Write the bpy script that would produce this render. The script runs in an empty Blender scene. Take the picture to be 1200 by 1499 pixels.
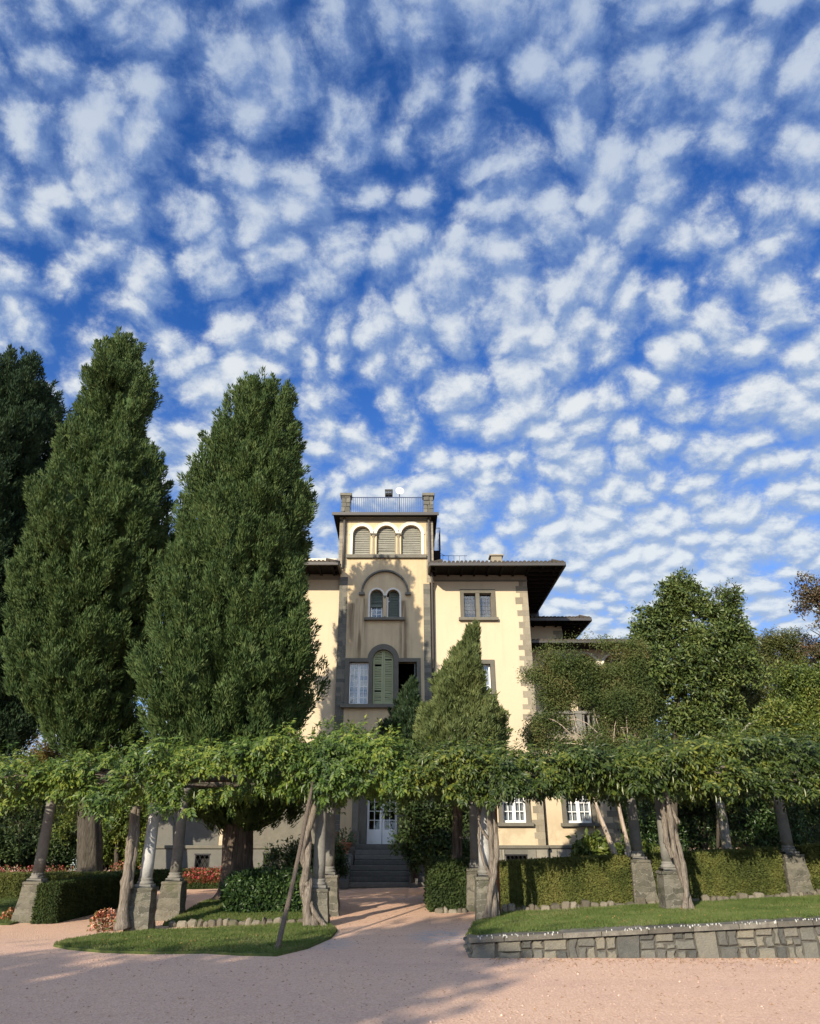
import bpy, bmesh, math, random
import numpy as np
from mathutils import Vector
from mathutils.geometry import tessellate_polygon

# ------------------------------------------------------------------ camera, sky, sun, exposure
scn = bpy.context.scene
col = scn.collection
F, TH, CX, CY, EYE = 1050.0, math.radians(24.1), 590.0, 749.5, 1.65
cd = bpy.data.cameras.new('camera'); cam = bpy.data.objects.new('camera', cd); col.objects.link(cam)
cam.location = (0, 0, EYE); cam.rotation_euler = (math.pi / 2 + TH, 0, 0)
cd.sensor_fit = 'HORIZONTAL'; cd.sensor_width = 36.0; cd.lens = 36.0 * F / 1200.0
cd.shift_x = 10.0 / 1200.0; cd.clip_start = 0.1; cd.clip_end = 2000
scn.camera = cam
SUN_EL, SUN_AZ = math.radians(22.0), math.radians(26.0)      # sun stands behind the camera, to the left
sv = Vector((-math.sin(SUN_AZ) * math.cos(SUN_EL), -math.cos(SUN_AZ) * math.cos(SUN_EL), math.sin(SUN_EL)))
sl = bpy.data.lights.new('sun', 'SUN'); sl.energy = 5.0; sl.angle = math.radians(0.5); sl.color = (1.0, 0.89, 0.72)
so = bpy.data.objects.new('sun', sl); col.objects.link(so); so.rotation_euler = sv.to_track_quat('Z', 'Y').to_euler()
so.location = (-20, -40, 30)
scn.view_settings.view_transform = 'Standard'; scn.view_settings.look = 'None'
scn.view_settings.exposure = 0.65; scn.view_settings.gamma = 1.0

class NT:
    """tiny helper around a node tree"""
    def __init__(s, nt): s.nt = nt; nt.nodes.clear()
    def n(s, t, **k):
        nd = s.nt.nodes.new(t)
        for a, v in k.items():
            if a == 'ins':
                for i, x in v.items():
                    if hasattr(x, 'is_output'): s.nt.links.new(x, nd.inputs[i])
                    else: nd.inputs[i].default_value = x
            else: setattr(nd, a, v)
        return nd
    def math(s, op, a, b=0.0, clamp=False):
        return s.n('ShaderNodeMath', operation=op, use_clamp=clamp, ins={0: a, 1: b}).outputs[0]
    def mix(s, f, a, b, mode='MIX'):
        return s.n('ShaderNodeMix', data_type='RGBA', blend_type=mode, ins={0: f, 6: a, 7: b}).outputs[2]
    def ramp(s, f, stops, interp='LINEAR'):
        r = s.n('ShaderNodeValToRGB', ins={0: f}); r.color_ramp.interpolation = interp
        el = r.color_ramp.elements
        while len(el) < len(stops): el.new(0.5)
        for e, (p, c) in zip(el, stops):
            e.position = p; e.color = c if len(c) == 4 else (*c, 1)
        return r.outputs[0]
    def noise(s, v, scale, detail=4.0, rough=0.55, dist=0.0, out=0):
        return s.n('ShaderNodeTexNoise', ins={'Vector': v, 'Scale': scale, 'Detail': detail, 'Roughness': rough, 'Distortion': dist}).outputs[out]
    def maprange(s, v, a, b, c=0.0, d=1.0, smooth=True):
        return s.n('ShaderNodeMapRange', interpolation_type='SMOOTHSTEP' if smooth else 'LINEAR', ins={0: v, 1: a, 2: b, 3: c, 4: d}).outputs[0]
    def mapping(s, v, loc=(0, 0, 0), scale=(1, 1, 1), rot=(0, 0, 0)):
        return s.n('ShaderNodeMapping', ins={0: v, 1: loc, 2: rot, 3: scale}).outputs[0]

def c4(c): return (*c, 1.0) if len(c) == 3 else c

w = bpy.data.worlds.new('World'); scn.world = w; w.use_nodes = True
T = NT(w.node_tree)
sky = T.n('ShaderNodeTexSky', sky_type='NISHITA', sun_disc=False, sun_elevation=SUN_EL, sun_rotation=math.pi + SUN_AZ,
          air_density=1.0, dust_density=0.3, ozone_density=4.0, altitude=300)
skyc = T.mix(1.0, sky.outputs[0], (0.25, 0.56, 0.98, 1), 'MULTIPLY')
gen = T.n('ShaderNodeTexCoord').outputs['Generated']
sep = T.n('ShaderNodeSeparateXYZ', ins={0: gen})
dz = T.math('MAXIMUM', sep.outputs[2], 0.02)
dzs = T.math('POWER', T.math('ADD', dz, 0.0), 0.50)
px = T.math('DIVIDE', sep.outputs[0], dzs); py = T.math('DIVIDE', sep.outputs[1], dzs)
cv = T.n('ShaderNodeCombineXYZ', ins={0: px, 1: py, 2: 0.0}).outputs[0]
# broken cells of small cloud, each with a ragged rim
def vadd(a_, b_): return T.n('ShaderNodeVectorMath', operation='ADD', ins={0: a_, 1: b_}).outputs[0]
def vscale(a_, f_): return T.n('ShaderNodeVectorMath', operation='SCALE', ins={0: a_, 3: f_}).outputs[0]
def warp(vec, scale, amt, det=3.0):
    return vadd(vec, vscale(vadd(T.noise(vec, scale, det, 0.6, 0, 1), (-0.5, -0.5, -0.5)), amt))
def cloud_density(vec):
    v2 = warp(warp(vec, 3.4, 0.16, 2.0), 20.0, 0.075, 8.0)
    vor = T.n('ShaderNodeTexVoronoi', voronoi_dimensions='2D', feature='SMOOTH_F1', ins={'Vector': v2, 'Scale': 14.6, 'Smoothness': 0.28, 'Randomness': 0.95}).outputs['Distance']
    fine = T.noise(vec, 26.0, 9.0, 0.68, 0.2)
    mid = T.noise(T.mapping(vec, loc=(5.2, 1.1, 0)), 3.6, 3.0, 0.5, 0.0)
    d = T.math('SUBTRACT', 0.60, T.math('MULTIPLY', vor, 1.05))
    d = T.math('ADD', d, T.math('MULTIPLY', T.math('SUBTRACT', fine, 0.5), 1.0))
    return T.math('ADD', d, T.math('MULTIPLY', T.math('SUBTRACT', mid, 0.5), 1.25))
d0 = cloud_density(cv)
big = T.noise(T.mapping(cv, loc=(3.1, 1.7, 0)), 1.0, 2.0, 0.5)
off = T.math('MULTIPLY', T.math('SUBTRACT', big, 0.5), 0.80)
off = T.math('ADD', off, T.maprange(dz, 0.80, 0.30, 0.09, 0.20))
off = T.math('ADD', off, T.math('MULTIPLY', px, 0.06))
d0 = T.math('ADD', d0, off)
d1 = T.math('ADD', cloud_density(vadd(cv, (-0.018, -0.03, 0))), off)
mask = T.maprange(d0, -0.28, 0.50)
mask = T.math('MULTIPLY', mask, T.maprange(dz, 0.92, 0.50, 0.80, 0.97))
lit = T.math('SUBTRACT', d0, T.math('MULTIPLY', d1, 0.55))
thick = T.maprange(lit, -0.10, 0.66)
cloudc = T.mix(thick, (0.25, 0.38, 0.68, 1), (0.74, 0.82, 0.94, 1))
cloudc = T.mix(T.maprange(dz, 0.50, 0.90), cloudc, T.mix(1.0, cloudc, (0.66, 0.75, 0.90, 1), 'MULTIPLY'))
CLOUD = 5.9
cloudc = T.mix(1.0, cloudc, (CLOUD, CLOUD, CLOUD, 1), 'MULTIPLY')
cosun = T.n('ShaderNodeVectorMath', operation='DOT_PRODUCT', ins={0: gen, 1: tuple(sv)}).outputs['Value']
glow = T.math('ADD', 1.0, T.math('MULTIPLY', T.maprange(cosun, 0.25, 1.0), 3.0))  # clouds round the sun, out of view, brightened as added fill
gv = T.n('ShaderNodeCombineXYZ', ins={0: glow, 1: T.math('MULTIPLY', glow, 0.94), 2: T.math('MULTIPLY', glow, 0.84)}).outputs[0]
cloudc = T.mix(1.0, cloudc, gv, 'MULTIPLY')
skyf = T.mix(mask, skyc, cloudc)
skyf = T.mix(T.maprange(dz, 0.62, 0.12, 0.0, 0.30), skyf, (3.3, 4.1, 5.0, 1))
haze = T.maprange(dz, 0.16, 0.02)
skyf = T.mix(T.math('MULTIPLY', haze, 0.7), skyf, (3.6, 4.2, 5.0, 1))
bg = T.n('ShaderNodeBackground', ins={0: skyf, 1: 0.12})
T.nt.links.new(bg.outputs[0], T.n('ShaderNodeOutputWorld').inputs[0])

# ------------------------------------------------------------------ helpers
rng = np.random.default_rng(7); random.seed(7)
STH, CTH = math.sin(TH), math.cos(TH)
def X(px, py, Y):
    v = (CY - py) / F; return (px - CX) / F * Y / (CTH - v * STH)
def Z(py, Y):
    v = (CY - py) / F; return EYE + (STH + v * CTH) * Y / (CTH - v * STH)
def PT(px, py, Y): return np.array([X(px, py, Y), Y, Z(py, Y)])
def MPX(py, Y):                                         # metres per picture pixel at that place
    v = (CY - py) / F; return Y / (CTH - v * STH) / F
def ground_px(px, py, z=0.0):
    v = (CY - py) / F; t = (z - EYE) / (STH + v * CTH); return ((px - CX) / F * t, (CTH - v * STH) * t)
def sstep(a, b, x):
    t = np.clip((np.asarray(x, float) - a) / (b - a), 0, 1); return t * t * (3 - 2 * t)
def gz(x, y):                                           # lie of the land: rises gently to the right beyond the forecourt
    xc = np.clip(x, -10, 12); return sstep(12.5, 16.0, y) * (0.02 + 0.03 * xc + 0.0012 * xc * xc) * (1 - 0.8 * sstep(24, 30, y) * (np.abs(xc) < 2.5))

def _hash(i, j, k, s):
    h = (i * 374761393 + j * 668265263 + k * 2147483647 + s * 974711) & 0xffffffff
    h = ((h ^ (h >> 13)) * 1274126177) & 0xffffffff
    return ((h ^ (h >> 16)) & 0xffff) / 65535.0
def vnoise(p, seed=0):
    p = np.asarray(p, float); f = np.floor(p).astype(np.int64); t = p - f; t = t * t * (3 - 2 * t)
    r = 0
    for a in (0, 1):
        for b in (0, 1):
            for c in (0, 1):
                wt = (t[:, 0] if a else 1 - t[:, 0]) * (t[:, 1] if b else 1 - t[:, 1]) * (t[:, 2] if c else 1 - t[:, 2])
                r = r + wt * _hash(f[:, 0] + a, f[:, 1] + b, f[:, 2] + c, seed)
    return r
def fbm(p, seed=0, o=3):
    p = np.asarray(p, float); return sum(vnoise(p * 2 ** i, seed + i) * 0.5 ** i for i in range(o)) / sum(0.5 ** i for i in range(o))
def unit(v): return v / np.maximum(np.linalg.norm(v, axis=-1, keepdims=True), 1e-9)
def rdir(n): return unit(rng.normal(size=(n, 3)))

class MB:
    """collects geometry; build() links it as ONE mesh object"""
    def __init__(s): s.v = []; s.f = []; s.n = 0
    def add(s, verts, faces, mi=0):
        verts = np.asarray(verts, float).reshape(-1, 3)
        by = {}
        for fc in faces: by.setdefault(len(fc), []).append(fc)
        for k, fs in by.items(): s.f.append((np.asarray(fs, np.int64) + s.n, mi))
        s.v.append(verts); s.n += len(verts); return s
    def addnp(s, verts, faces, mi=0):
        s.f.append((faces + s.n, mi)); s.v.append(verts); s.n += len(verts); return s
    def box(s, x0, x1, y0, y1, z0, z1, mi=0):
        return s.add([(x0,y0,z0),(x1,y0,z0),(x1,y1,z0),(x0,y1,z0),(x0,y0,z1),(x1,y0,z1),(x1,y1,z1),(x0,y1,z1)],
                     [(0,3,2,1),(4,5,6,7),(0,1,5,4),(1,2,6,5),(2,3,7,6),(3,0,4,7)], mi)
    def hexa(s, P8, mi=0):
        return s.add(P8, [(0,3,2,1),(4,5,6,7),(0,1,5,4),(1,2,6,5),(2,3,7,6),(3,0,4,7)], mi)
    def cbox(s, x0, x1, y0, y1, z0, z1, c=0.012, jit=0.0, mi=0):
        """box with chamfered edges and jittered corners: a dressed or rough stone"""
        lo = np.array([x0, y0, z0]); hi = np.array([x1, y1, z1]); c = min(c, 0.3 * float((hi - lo).min()))
        vs = []; idx = {}
        for a in (0, 1):
            for b in (0, 1):
                for d in (0, 1):
                    base = np.where([a, b, d], hi, lo) + rng.uniform(-jit, jit, 3)
                    sg = np.where([a, b, d], -1, 1)
                    for ax in range(3):
                        o = sg * c; o[ax] = 0; idx[(a, b, d, ax)] = len(vs); vs.append(base + o)
        fs = []
        def g(a, b, d, ax): return idx[(a, b, d, ax)]
        for e in (0, 1):
            q = [g(e,0,0,0), g(e,0,1,0), g(e,1,1,0), g(e,1,0,0)]; fs.append(q if e == 0 else q[::-1])
            q = [g(0,e,0,1), g(1,e,0,1), g(1,e,1,1), g(0,e,1,1)]; fs.append(q if e == 0 else q[::-1])
            q = [g(0,0,e,2), g(0,1,e,2), g(1,1,e,2), g(1,0,e,2)]; fs.append(q if e == 0 else q[::-1])
        for a in (0, 1):
            for b in (0, 1):
                fs.append([g(a,b,0,0), g(a,b,1,0), g(a,b,1,1), g(a,b,0,1)])
                fs.append([g(a,0,b,0), g(a,1,b,0), g(a,1,b,2), g(a,0,b,2)])
                fs.append([g(0,a,b,1), g(1,a,b,1), g(1,a,b,2), g(0,a,b,2)])
        for a in (0, 1):
            for b in (0, 1):
                for d in (0, 1): fs.append([g(a,b,d,0), g(a,b,d,1), g(a,b,d,2)])
        return s.add(vs, fs, mi)
    def prism(s, poly, y0, y1, mi=0, holes=()):
        """polygon in x,z (with holes) pushed from y0 to y1"""
        loops = [list(poly)] + [list(h) for h in holes]
        tris = tessellate_polygon([[Vector((x, z, 0)) for x, z in l] for l in loops])
        flat = [p for l in loops for p in l]; n = len(flat)
        vs = [(x, y0, z) for x, z in flat] + [(x, y1, z) for x, z in flat]
        fs = []
        for t in tris:
            a, b, c = (flat[i] for i in t)
            if (b[0]-a[0])*(c[1]-a[1]) - (b[1]-a[1])*(c[0]-a[0]) < 0: t = t[::-1]
            fs.append(tuple(t)); fs.append(tuple(i + n for i in t[::-1]))
        o = 0
        for k, l in enumerate(loops):
            m = len(l); ar = sum(l[i][0]*l[(i+1) % m][1] - l[(i+1) % m][0]*l[i][1] for i in range(m))
            for i in range(m):
                a, b = o + i, o + (i + 1) % m
                fs.append((a, a + n, b + n, b) if (ar > 0) == (k == 0) else (a, b, b + n, a + n))
            o += m
        return s.add(vs, fs, mi)
    def tube(s, pts, radii, seg=10, mi=0, rough=0.0, flute=0, cap=True):
        pts = np.asarray(pts, float); n = len(pts); radii = np.broadcast_to(np.asarray(radii, float), (n,))
        tan = np.gradient(pts, axis=0); tan = unit(tan); up = np.array([0.31, 0.9, 0.2]); vs = []
        a = unit(np.cross(tan[0], up))
        for i in range(n):
            a = unit(a - tan[i] * (a @ tan[i])); b = np.cross(tan[i], a)
            th = np.linspace(0, 2 * np.pi, seg, endpoint=False)
            r = radii[i] * (1 + rough * rng.uniform(-1, 1, seg) + (0.12 * np.sin(th * flute + i * 0.35) if flute else 0))
            vs.append(pts[i] + np.outer(np.cos(th) * r, a) + np.outer(np.sin(th) * r, b))
        fs = []
        for i in range(n - 1):
            for j in range(seg):
                k = (j + 1) % seg; fs.append((i*seg+j, i*seg+k, (i+1)*seg+k, (i+1)*seg+j))
        if cap: fs.append(tuple(range(seg))[::-1]); fs.append(tuple((n-1)*seg + j for j in range(seg)))
        return s.add(np.concatenate(vs), fs, mi)
    def lathe(s, c, prof, seg=20, mi=0):
        """profile [(r, z)] turned round the vertical through c"""
        th = np.linspace(0, 2*np.pi, seg, endpoint=False); vs = []; fs = []
        for r, z in prof: vs.append(np.stack([c[0] + r*np.cos(th), c[1] + r*np.sin(th), np.full(seg, c[2] + z)], 1))
        for i in range(len(prof) - 1):
            for j in range(seg):
                k = (j + 1) % seg; fs.append((i*seg+j, i*seg+k, (i+1)*seg+k, (i+1)*seg+j))
        fs.append(tuple(range(seg))[::-1]); fs.append(tuple((len(prof)-1)*seg + j for j in range(seg)))
        return s.add(np.concatenate(vs), fs, mi)
    def leaves(s, p, d, nrm, L, W, fold=0.2, mi=0):
        """many folded leaf blades: base p, direction d, rough normal nrm"""
        n = len(p); L = np.broadcast_to(L, (n,))[:, None]; W = np.broadcast_to(W, (n,))[:, None]
        side = unit(np.cross(d, nrm)); nn = np.cross(side, d)
        mid = p + d * L * 0.45
        v = np.stack([p, mid + side * W * 0.5 + nn * W * fold, p + d * L - nn * L * 0.06, mid - side * W * 0.5 + nn * W * fold], 1).reshape(-1, 3)
        b = np.arange(n)[:, None] * 4
        return s.addnp(v, np.concatenate([b + [0, 1, 2], b + [0, 2, 3]]), mi)
    def build(s, name, mats, parent=None, smooth=False, origin=None):
        mats = mats if isinstance(mats, (list, tuple)) else [mats]
        v = np.concatenate(s.v)
        if origin is None:
            lo, hi = v.min(0), v.max(0); origin = np.array([(lo[0]+hi[0])/2, (lo[1]+hi[1])/2, lo[2]])
        origin = np.asarray(origin, float)
        me = bpy.data.meshes.new(name); v = v - origin
        me.vertices.add(len(v)); me.vertices.foreach_set('co', v.astype(np.float32).ravel())
        li = np.concatenate([f.ravel() for f, m in s.f]); sz = np.concatenate([np.full(len(f), f.shape[1]) for f, m in s.f])
        mi = np.concatenate([np.full(len(f), m) for f, m in s.f])
        me.loops.add(len(li)); me.loops.foreach_set('vertex_index', li.astype(np.int32))
        me.polygons.add(len(sz)); me.polygons.foreach_set('loop_start', np.concatenate([[0], np.cumsum(sz)[:-1]]).astype(np.int32))
        me.polygons.foreach_set('material_index', mi.astype(np.int32))
        me.polygons.foreach_set('use_smooth', np.full(len(sz), bool(smooth)))
        me.update(calc_edges=True)
        for m in mats: me.materials.append(m)
        o = bpy.data.objects.new(name, me); col.objects.link(o)
        link(o, parent, origin); return o

WL = {}
def link(o, parent, world):
    world = np.asarray(world, float); WL[o.name] = world
    if parent: o.parent = parent; o.location = world - WL[parent.name]
    else: o.location = world
def empty(name, loc, parent=None):
    o = bpy.data.objects.new(name, None); o.empty_display_size = 0.3; col.objects.link(o); link(o, parent, loc); return o
def tag(o, label=None, cat=None, group=None, kind=None):
    for k, v in (('label', label), ('category', cat), ('group', group), ('kind', kind)):
        if v: o[k] = v
    return o
def copy_tree(o, delta, parent=None):
    c = o.copy(); col.objects.link(c); c.parent = parent
    if parent is None:
        c.location = Vector(o.location) + Vector(delta); WL[c.name] = WL[o.name] + np.asarray(delta)
    for ch in [x for x in bpy.data.objects if x.parent == o]: copy_tree(ch, (0, 0, 0), c)
    return c
def arc(cx, cz, r, a0, a1, n=14):
    return [(cx + r * math.cos(math.radians(a0 + (a1 - a0) * i / n)), cz + r * math.sin(math.radians(a0 + (a1 - a0) * i / n))) for i in range(n + 1)]
def arch_poly(x0, x1, z0, zs, n=14):                    # opening with a round head
    r = (x1 - x0) / 2; return [(x0, z0), (x1, z0)] + arc((x0 + x1) / 2, zs, r, 0, 180, n)
def rect(x0, x1, z0, z1): return [(x0, z0), (x1, z0), (x1, z1), (x0, z1)]

# ------------------------------------------------------------------ materials
M = {}
def material(name):
    m = bpy.data.materials.new(name); m.use_nodes = True; t = NT(m.node_tree); M[name] = m
    t.out = t.n('ShaderNodeOutputMaterial'); t.obj = t.n('ShaderNodeTexCoord').outputs['Object']
    t.pos = t.n('ShaderNodeNewGeometry').outputs['Position']; t.rnd = t.n('ShaderNodeNewGeometry').outputs['Random Per Island']
    return t
def finish(t, colr, rough=0.8, bump=None, bstr=0.3, bdist=0.02, metal=0.0, spec=0.3, **k):
    p = t.n('ShaderNodeBsdfPrincipled', ins={'Base Color': colr, 'Roughness': rough, 'Metallic': metal, 'Specular IOR Level': spec})
    for a, v in k.items(): p.inputs[a].default_value = v
    if bump is not None:
        b = t.n('ShaderNodeBump', ins={'Height': bump, 'Strength': bstr, 'Distance': bdist}); t.nt.links.new(b.outputs[0], p.inputs['Normal'])
    t.nt.links.new(p.outputs[0], t.out.inputs[0]); return p

def leaf_mat(name, cols, clump=0.5, rough=0.5, trans=0.25, spec=0.25, nscale=1.2, gloss=None):
    t = material(name)
    n = t.noise(t.pos, nscale, 3, 0.6)
    f = t.math('ADD', t.math('MULTIPLY', t.rnd, 1 - clump), t.math('MULTIPLY', t.maprange(n, 0.3, 0.7), clump))
    k = len(cols); c = t.ramp(f, [(i / max(1, k - 1), cc) for i, cc in enumerate(cols)])
    p = t.n('ShaderNodeBsdfPrincipled', ins={'Base Color': c, 'Roughness': rough, 'Specular IOR Level': spec})
    tr = t.n('ShaderNodeBsdfTranslucent', ins={0: t.mix(1.0, c, (1.15, 1.1, 0.55, 1), 'MULTIPLY')})
    mx = t.n('ShaderNodeMixShader', ins={0: trans, 1: p.outputs[0], 2: tr.outputs[0]})
    t.nt.links.new(mx.outputs[0], t.out.inputs[0]); return M[name]
leaf_mat('cypress', [(.016,.034,.011), (.040,.070,.021), (.070,.106,.032), (.125,.158,.052)], 0.5, 0.6, 0.10, 0.15, 3.2)
leaf_mat('cypress_dark', [(.012,.026,.014), (.024,.046,.020), (.045,.07,.028)], 0.5, 0.6, 0.1, 0.15, 1.3)
leaf_mat('juniper', [(.040,.060,.022), (.095,.12,.040), (.165,.18,.065)], 0.5, 0.6, 0.12, 0.15, 2.0)
leaf_mat('yew', [(.012,.026,.012), (.028,.05,.02), (.05,.075,.03)], 0.5, 0.5, 0.12, 0.25, 2.0)
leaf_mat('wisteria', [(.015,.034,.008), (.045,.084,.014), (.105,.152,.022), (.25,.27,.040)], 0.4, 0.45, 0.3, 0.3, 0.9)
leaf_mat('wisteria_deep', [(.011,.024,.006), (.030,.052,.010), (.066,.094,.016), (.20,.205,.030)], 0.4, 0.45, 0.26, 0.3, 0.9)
leaf_mat('magnolia', [(.016,.028,.009), (.042,.066,.016), (.085,.115,.026), (.15,.16,.045)], 0.3, 0.45, 0.10, 0.3, 0.8)
leaf_mat('myrtle', [(.026,.042,.013), (.055,.080,.022), (.095,.118,.034), (.15,.12,.048)], 0.6, 0.55, 0.25, 0.2, 0.9)
leaf_mat('olive_tree', [(.035,.046,.014), (.068,.082,.024), (.11,.115,.034), (.16,.12,.045)], 0.5, 0.55, 0.2, 0.2, 0.7)
leaf_mat('lime_leaf', [(.022,.038,.010), (.055,.085,.016), (.115,.15,.027), (.22,.22,.05)], 0.4, 0.45, 0.28, 0.3, 0.8)
leaf_mat('rust_leaf', [(.03,.035,.015), (.06,.05,.022), (.10,.06,.03), (.06,.08,.03)], 0.4, 0.45, 0.15, 0.3, 0.8)
leaf_mat('laurel', [(.008,.020,.006), (.020,.044,.012), (.042,.078,.02), (.085,.13,.035)], 0.3, 0.4, 0.12, 0.3, 1.5)
leaf_mat('shade_leaf', [(.010,.022,.008), (.026,.046,.014), (.048,.072,.02), (.08,.11,.028)], 0.5, 0.5, 0.15, 0.25, 0.9)
leaf_mat('autumn_leaf', [(.06,.065,.02), (.12,.10,.03), (.22,.15,.04), (.30,.19,.04)], 0.5, 0.5, 0.3, 0.2, 0.8)
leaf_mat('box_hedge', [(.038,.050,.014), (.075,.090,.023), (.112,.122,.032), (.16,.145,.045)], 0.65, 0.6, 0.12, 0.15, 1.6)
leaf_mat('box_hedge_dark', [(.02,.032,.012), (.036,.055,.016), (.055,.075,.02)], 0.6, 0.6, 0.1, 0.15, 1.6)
leaf_mat('begonia_leaf', [(.10,.03,.015), (.20,.05,.03), (.12,.10,.03), (.10,.16,.04)], 0.2, 0.4, 0.25, 0.3)
leaf_mat('petal_red', [(.36,.03,.045), (.50,.08,.08), (.62,.24,.22)], 0.1, 0.5, 0.3, 0.2)
leaf_mat('petal_coral', [(.55,.13,.07), (.65,.26,.15), (.75,.48,.36)], 0.1, 0.5, 0.3, 0.2)
leaf_mat('geranium_leaf', [(.03,.06,.02), (.07,.11,.035), (.14,.17,.06)], 0.1, 0.5, 0.2, 0.2)
leaf_mat('pale_leaf', [(.25,.30,.27), (.40,.46,.44)], 0.1, 0.5, 0.2, 0.2)
leaf_mat('litter', [(.16,.08,.03), (.28,.15,.06), (.40,.24,.08), (.20,.10,.06)], 0.05, 0.7, 0.05, 0.2)
leaf_mat('grass', [(.052,.080,.020), (.085,.122,.030), (.120,.150,.045), (.19,.18,.08)], 0.55, 0.6, 0.3, 0.15, 1.4)
leaf_mat('pod', [(.25,.28,.14), (.42,.44,.28)], 0.1, 0.5, 0.2, 0.2)

t = material('gravel')
g1 = t.noise(t.pos, 38, 4, 0.85); g2 = t.noise(t.pos, 0.55, 4, 0.6); g3 = t.n('ShaderNodeTexVoronoi', ins={'Vector': t.pos, 'Scale': 34.0}); g4 = t.noise(t.pos, 9, 3, 0.6)
c = t.ramp(g1, [(0.22, (.30,.165,.105)), (0.42, (.56,.345,.225)), (0.6, (.74,.50,.365)), (0.78, (.90,.73,.60))])
c = t.mix(0.45, c, t.mix(g3.outputs['Color'], (.48,.28,.18,1), (.80,.56,.39,1)))
c = t.mix(t.math('MULTIPLY', t.maprange(g2, 0.42, 0.68), 0.30), c, (.52,.34,.26,1))
c = t.mix(t.math('MULTIPLY', t.maprange(g4, 0.5, 0.75), 0.16), c, (.46,.29,.21,1))
tr_ = t.noise(t.mapping(t.pos, scale=(.16, 1.5, 1), rot=(0, 0, .12)), 1.6, 4, .6); c = t.mix(t.math('MULTIPLY', t.maprange(tr_, .50, .70), .14), c, (.40,.235,.165,1))
# worn grey patches beside the way in
sx = t.n('ShaderNodeSeparateXYZ', ins={0: t.pos})
def blob(cx_, cy_, r):
    dx = t.math('SUBTRACT', sx.outputs[0], cx_); dy = t.math('MULTIPLY', t.math('SUBTRACT', sx.outputs[1], cy_), 0.7)
    return t.maprange(t.math('SQRT', t.math('ADD', t.math('MULTIPLY', dx, dx), t.math('MULTIPLY', dy, dy))), r, r * 0.35)
gp = t.math('MAXIMUM', blob(0.65, 14.3, 0.75), t.math('MULTIPLY', blob(-1.3, 13.6, 0.7), 0.8))
gp = t.math('MULTIPLY', gp, t.maprange(t.noise(t.pos, 7, 4, 0.7), 0.35, 0.6))
c = t.mix(t.math('MULTIPLY', gp, 0.75), c, t.mix(g1, (.20,.19,.18,1), (.50,.49,.47,1)))
gb = t.math('ADD', t.math('MULTIPLY', g3.outputs['Distance'], 1.0), t.math('MULTIPLY', g1, 0.8))
g5 = t.noise(t.pos, 90, 2, 0.7)
gb = t.math('ADD', gb, t.math('MULTIPLY', g5, 0.8))
finish(t, c, 0.95, gb, 0.8, 0.014, spec=0.1)

t = material('pebble'); finish(t, t.ramp(t.rnd, [(0, (.30,.18,.13)), (.5, (.58,.40,.30)), (.85, (.62,.46,.36)), (1, (.36,.31,.27))]), 0.9, spec=.1)
t = material('lawn_soil'); n = t.noise(t.pos, 14, 4, 0.7)
finish(t, t.ramp(n, [(.3, (.045,.065,.018)), (.55, (.075,.095,.028)), (.72, (.14,.115,.06))]), 0.95, n, 0.5, 0.03, spec=0.1)
t = material('earth'); n = t.noise(t.pos, 9, 4, 0.7)
finish(t, t.ramp(n, [(.3, (.035,.028,.018)), (.7, (.09,.07,.045))]), 0.95, n, 0.6, 0.04, spec=0.1)

def stucco(name, base, dirt, lo):
    t = material(name)
    streak = t.noise(t.mapping(t.pos, scale=(2.2, 2.2, 0.16)), 1.3, 5, 0.65)
    n1 = t.noise(t.pos, 0.7, 5, 0.6); n2 = t.noise(t.pos, 26, 3, 0.6)
    c = t.mix(t.math('MULTIPLY', t.maprange(streak, 0.48, 0.80), 0.30), c4(base), c4(dirt))
    c = t.mix(t.math('MULTIPLY', t.maprange(n1, 0.40, 0.72), 0.25), c, c4(lo))
    c = t.mix(t.math('MULTIPLY', n2, 0.12), c, c4(dirt))
    return t, c, n2
t, c, n2 = stucco('stucco', (.505,.415,.28), (.30,.24,.165), (.43,.35,.235))
# dirty runs below the ends of the tower window sill and hood
def run(x0, w_, zt, zb):
    sx_ = t.n('ShaderNodeSeparateXYZ', ins={0: t.pos})
    wob = t.math('MULTIPLY', t.math('SUBTRACT', t.noise(t.pos, 1.1, 3), 0.5), 0.25)
    dx = t.math('ABSOLUTE', t.math('ADD', t.math('SUBTRACT', sx_.outputs[0], x0), wob))
    a = t.maprange(dx, w_, w_ * 0.15); b = t.math('MULTIPLY', t.maprange(sx_.outputs[2], zb, zb + 1.5), t.maprange(sx_.outputs[2], zt + .05, zt - .1))
    return t.math('MULTIPLY', t.math('MULTIPLY', a, b), t.maprange(t.noise(t.mapping(t.pos, scale=(9, 9, .5)), 1, 3), .3, .6))
r = t.math('MAXIMUM', run(-1.72, .28, 10.5, 7.6), run(0.0, .20, 10.3, 7.2)); r = t.math('MAXIMUM', r, run(-2.15, .22, 10.2, 8.4))
c = t.mix(t.math('MULTIPLY', r, 0.85), c, (.16,.115,.07,1))
zs_ = t.n('ShaderNodeSeparateXYZ', ins={0: t.pos}).outputs[2]
low_tone = t.math('MULTIPLY', t.maprange(zs_, 3.2, 1.2), t.maprange(t.noise(t.pos, 1.6, 5, .65), .42, .62)); c = t.mix(t.math('MULTIPLY', low_tone, .5), c, (.30,.235,.15,1))  # patchy brown tone, stronger towards the wall foot
blot = t.maprange(t.noise(t.mapping(t.pos, loc=(3, 1, 7), scale=(1, 1, .6)), .9, 6, .7), .56, .70); c = t.mix(t.math('MULTIPLY', blot, .28), c, (.34,.25,.145,1))
finish(t, c, 0.92, n2, 0.15, 0.01, spec=0.12)
t, c, n2 = stucco('stucco_tower', (.51,.40,.24), (.25,.19,.12), (.37,.285,.17))  # streaks are weathering; the overall darker tone stands in for cypress shade
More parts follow.
